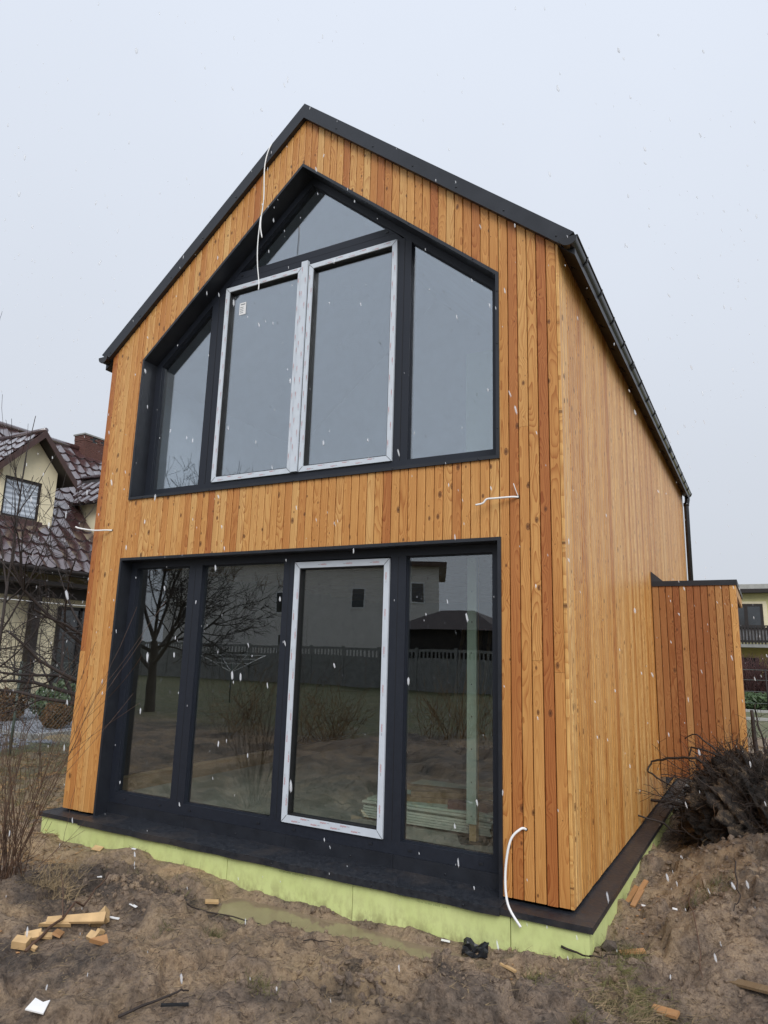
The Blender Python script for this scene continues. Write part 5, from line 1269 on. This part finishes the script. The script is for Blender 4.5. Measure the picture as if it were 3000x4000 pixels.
# ------------------------------------------------------------------ far right: yellow house, hedge, road
yh = thing('yellow_house', 'two-storey yellow house with dark slatted balcony beyond the road', 'house', (6, 36, -.3))
def yp(name, mb, mat): o = ob(name, mb, mat, yh); o.location = (-6, -36, .08); return o
mb = MB(); mb.box((-4, 36, -.4), (16, 46, 2.75)); yp('lower_wall', mb, M['yellow2'])
mb = MB(); mb.box((-4, 36.0, 2.751), (16, 46, 5.35)); yp('wall', mb, M['yellow'])
mb = MB(); mb.box((-4.4, 35.5, 5.35), (16.4, 46.4, 5.55)); yp('roof', mb, M['dkbrown'])
mb = MB(); mb.box((-4.4, 35.6, 5.55), (16.4, 46.4, 5.80)); yp('roof_cover', mb, M['kerb'])
mb = MB(); mb.box((4.4, 35.93, 2.9), (6.20, 35.97, 4.75)); yp('balcony_door', mb, M['glass_far'])
mb = MB(); mb.box((4.3, 35.90, 2.9), (4.42, 35.98, 4.8)); mb.box((6.12, 35.90, 2.9), (6.24, 35.98, 4.8)); mb.box((5.38, 35.90, 2.9), (5.54, 35.98, 4.8)); mb.box((4.42, 35.902, 4.68), (6.12, 35.98, 4.8)); yp('door_frame', mb, M['dkbrown'])
mb = MB(); mb.box((4.2, 35.97, 4.81), (6.42, 36.01, 4.93)); mb.box((6.25, 35.97, 2.8), (6.44, 36.01, 4.808)); yp('window_surround', mb, M['cream'])
mb = MB(); mb.box((-1, 34.6, 2.55), (13, 36, 2.72)); yp('balcony_slab', mb, M['conc2'])
mb = MB(); mb.box((-1, 34.62, 2.82), (13, 34.68, 2.90)); mb.box((-1, 34.62, 3.45), (13, 34.68, 3.53)); mb.box((-1, 34.60, 3.58), (13, 34.70, 3.64)); yp('balcony_rail', mb, M['dkbrown'])
mb = MB(); mb.box((-1, 34.70, 2.78), (13, 34.72, 3.54)); yp('balcony_screen', mb, M['white'])
for k in range(96):
    b0 = MB(); x = -.9 + k * .145; b0.box((x, 34.58, 2.72), (x + .085, 34.615, 3.58)); yp('balcony_slat', b0, M['dkbrown'])
mb = MB(); mb.box((4.4, 35.95, .9), (5.9, 35.99, 2.05)); yp('ground_window', mb, M['glass_far'])
mb = MB(); mb.box((5.0, 34.7, -.4), (5.9, 35.9, .9)); yp('basement_block', mb, M['conc2'])
mb = MB(); mb.box((-60, 22.0, -.345), (80, 26.2, -.30)); ob('road', mb, M['asphalt'], kind='structure')
for y in (21.85, 26.2):
    mb = MB(); mb.box((-60, y, -.40), (80, y + .15, -.20)); ob('kerb', mb, M['kerb'], kind='structure')
mb = MB(); mb.box((-10, 13.5, -.33), (30, 15.6, -.262)); ob('sand_path', mb, M['sandclod'], kind='structure')
hd = thing('bare_hedge', 'reddish bare hedge growing before the yellow house', 'hedge', (5.5, 31, -.3)); rr = random.Random(8); mb = MB()
for k in range(1300):
    x, y, z = rr.uniform(-1.5, 3.0), rr.uniform(-.7, .7), 0
    branchy(mb, (x, y, z), (rr.gauss(0, .3), rr.gauss(0, .3), 1), .012, rr.uniform(1.7, 2.4), 0, rr, .05, .35, segs=5, minr=.005)
ob('twigs', mb, M['hedgem'], hd)
leaf_ball('evergreen_shrub', (5.3, 28.6, -.35), 1.5, .8, .34, 2600, .11, M['leaf'], 'dark green rounded shrub before the bare hedge across the road', 'shrub', 21)
wf = thing('wire_fence', 'low wire fence with thin posts along the far side of the road', 'fence', (6, 27.2, -.3)); mb = MB()
for z in (.3, .75, 1.2, 1.6): mb.tube([(-8, 0, z), (8, 0, z)], .010, 4)
ob('fence_wire', mb, M['wire'], wf)
for k in range(9): b0 = MB(); b0.tube([(-8 + 2 * k + .15, 0, -.2), (-8 + 2 * k + .15, 0, 1.65)], .03, 6); ob('fence_post', b0, M['dkbrown'], wf)

# ------------------------------------------------------------------ behind the camera: what the panes mirror
gh = thing('grey_house', 'plain grey rendered house with small windows mirrored in the lower panes', 'house', (-19, -32.5, -.2))
gh.rotation_euler = (0, 0, -.42)
mb = MB(); mb.box((-10.5, -9, -.2), (7.6, 0, 7.3)); ob('wall', mb, M['grey'], gh)
mb = MB(); mb.box((-11, -9.5, 7.3), (8.1, .5, 7.6)); ob('roof', mb, M['slate'], gh)
for (x, z) in ((-2.6, 4.2), (-2.4, 1.5), (2.4, 4.6), (6.2, 5.0), (-8.5, 4.4)):
    mb = MB(); mb.box((x - .45, .0, z - .1), (x + .45, .05, z + 1.25)); f_ = ob('window', mb, M['white'], gh)
    mb = MB(); mb.box((x - .38, .052, z), (x + .38, .06, z + 1.17)); ob('pane', mb, M['glass_far'], f_)
gz_ = thing('garden_shed', 'dark hip-roofed garden shed mirrored in the right lower pane', 'shed', (-7.6, -28, -.2))
mb = MB(); mb.box((-2.6, -1.8, 0), (2.6, 1.8, 2.9)); ob('wall', mb, M['dkbrown'], gz_)
mb = MB(); mb.add([(-3.1, -2.3, 2.9), (3.1, -2.3, 2.9), (3.1, 2.3, 2.9), (-3.1, 2.3, 2.9), (-.9, 0, 4.0), (.9, 0, 4.0)], [(0, 1, 5, 4), (1, 2, 5), (2, 3, 4, 5), (3, 0, 4), (3, 2, 1, 0)]); ob('roof', mb, M['slate'], gz_)
cf = thing('concrete_panel_fence', 'grey concrete panel fence mirrored below the grey house', 'fence', (-16, -26, -.2))
for k in range(13):
    mb = MB(); mb.box((-14 + k * 2.1, -.06, 0), (-13.86 + k * 2.1, .06, 2.05)); ob('fence_post', mb, M['conc2'], cf)
    mb = MB(); mb.box((-13.85 + k * 2.1, -.025, .0), (-11.91 + k * 2.1, .025, 1.55))
    for j in range(9): mb.box((-13.8 + k * 2.1 + j * .21, -.025, 1.551), (-13.72 + k * 2.1 + j * .21, .025, 1.85))
    mb.box((-13.85 + k * 2.1, -.025, 1.851), (-11.91 + k * 2.1, .025, 1.98)); ob('fence_panel', mb, M['conc2'], cf)
dy = thing('rotary_clothes_dryer', 'pale rotary clothes dryer on the lawn, mirrored in the second pane', 'clothes dryer', (-9.6, -13.2, -.2))
mb = MB(); mb.tube([(0, 0, -.1), (0, 0, 1.25)], .025, 8); ob('pole', mb, M['steel'], dy)
for k in range(4):
    a = k * math.pi / 2 + .5; mb = MB(); mb.tube([(0, 0, 1.0), (1.2 * math.cos(a), 1.2 * math.sin(a), 1.55)], .014, 6); ob('arm', mb, M['white'], dy)
mb = MB()
for s in (.5, .75, 1.0): mb.tube([(1.2 * s * math.cos(k * math.pi / 2 + .5), 1.2 * s * math.sin(k * math.pi / 2 + .5), 1.0 + .55 * s) for k in range(5)], .004, 4)
ob('line', mb, M['white'], dy)
bare_tree('bare_garden_tree', (-8.6, -8.8, -.2), 'spreading bare garden tree mirrored in the left panes', 44, 1.9,
          [(.6, -1, .2, .5, 2.4, .06), (.7, .9, .3, .6, 2.4, .06), (.8, .2, -.9, .7, 2.2, .05), (.85, -.4, .9, .7, 2.2, .05), (.95, .5, .5, 1, 2.6, .05), (1, -.5, -.2, 1.2, 2.9, .055), (1, .3, -.4, 1.3, 2.9, .05), (.9, .9, -.5, .5, 2.2, .045)], tr=.13, depth=3, up=.14, kids=(6, 8), minr=.006)

for k, (x, y, n_, lab) in enumerate([(-1.7, -7.0, 60, 'brown bare bramble mirrored in the filmed door pane'), (-3.6, -6.6, 40, 'thin brown bramble mirrored in the second lower pane'), (.9, -7.6, 60, 'tall brown bramble mirrored in the right lower pane')]):
    t = thing('bare_bramble', lab, 'shrub', (x, y, hz(x, y) - .03)); rr = random.Random(200 + k); mb = MB()
    for q in range(n_):
        a = rr.uniform(0, 6.28); branchy(mb, (rr.gauss(0, .3), rr.gauss(0, .3), 0), (math.cos(a) * .6, math.sin(a) * .6, 1), rr.uniform(.004, .008), rr.uniform(.5, 1.25), 1, rr, -.02, .25, .8, 6, (2, 5), .003, .4)
    ob('stem', mb, M['litter'], t)
# ------------------------------------------------------------------ falling snow
rr = random.Random(99); mb = MB()
bm = bmesh.new(); bmesh.ops.create_icosphere(bm, subdivisions=1, radius=1); V = [v.co.copy() for v in bm.verts]; F = [tuple(v.index for v in f.verts) for f in bm.faces]; bm.free()
lean = Vector((-.22, .1, 1)).normalized()
nfl = 0
while nfl < 3600:
    p = Vector((rr.uniform(-4, 8), rr.uniform(-4.6, 6), rr.uniform(-.1, 8)))
    dist = (p - CAM).length
    if dist < 1.5: continue
    if -.15 < p.x < 5.15 and p.y > -.03: continue
    r = (.0018 + .0050 * rr.random() ** 1.8) * min(1, .35 + dist / 6); st_l = rr.uniform(1.6, 4.0)
    ax = (lean + Vector((rr.gauss(0, .1), rr.gauss(0, .1), 0))).normalized()
    mb.add([tuple(p + v * r * rr.uniform(.5, 1.35) + ax * (v.dot(ax)) * r * st_l) for v in V], F, True); nfl += 1
ob('falling_snow', mb, M['snow'], kind='stuff')
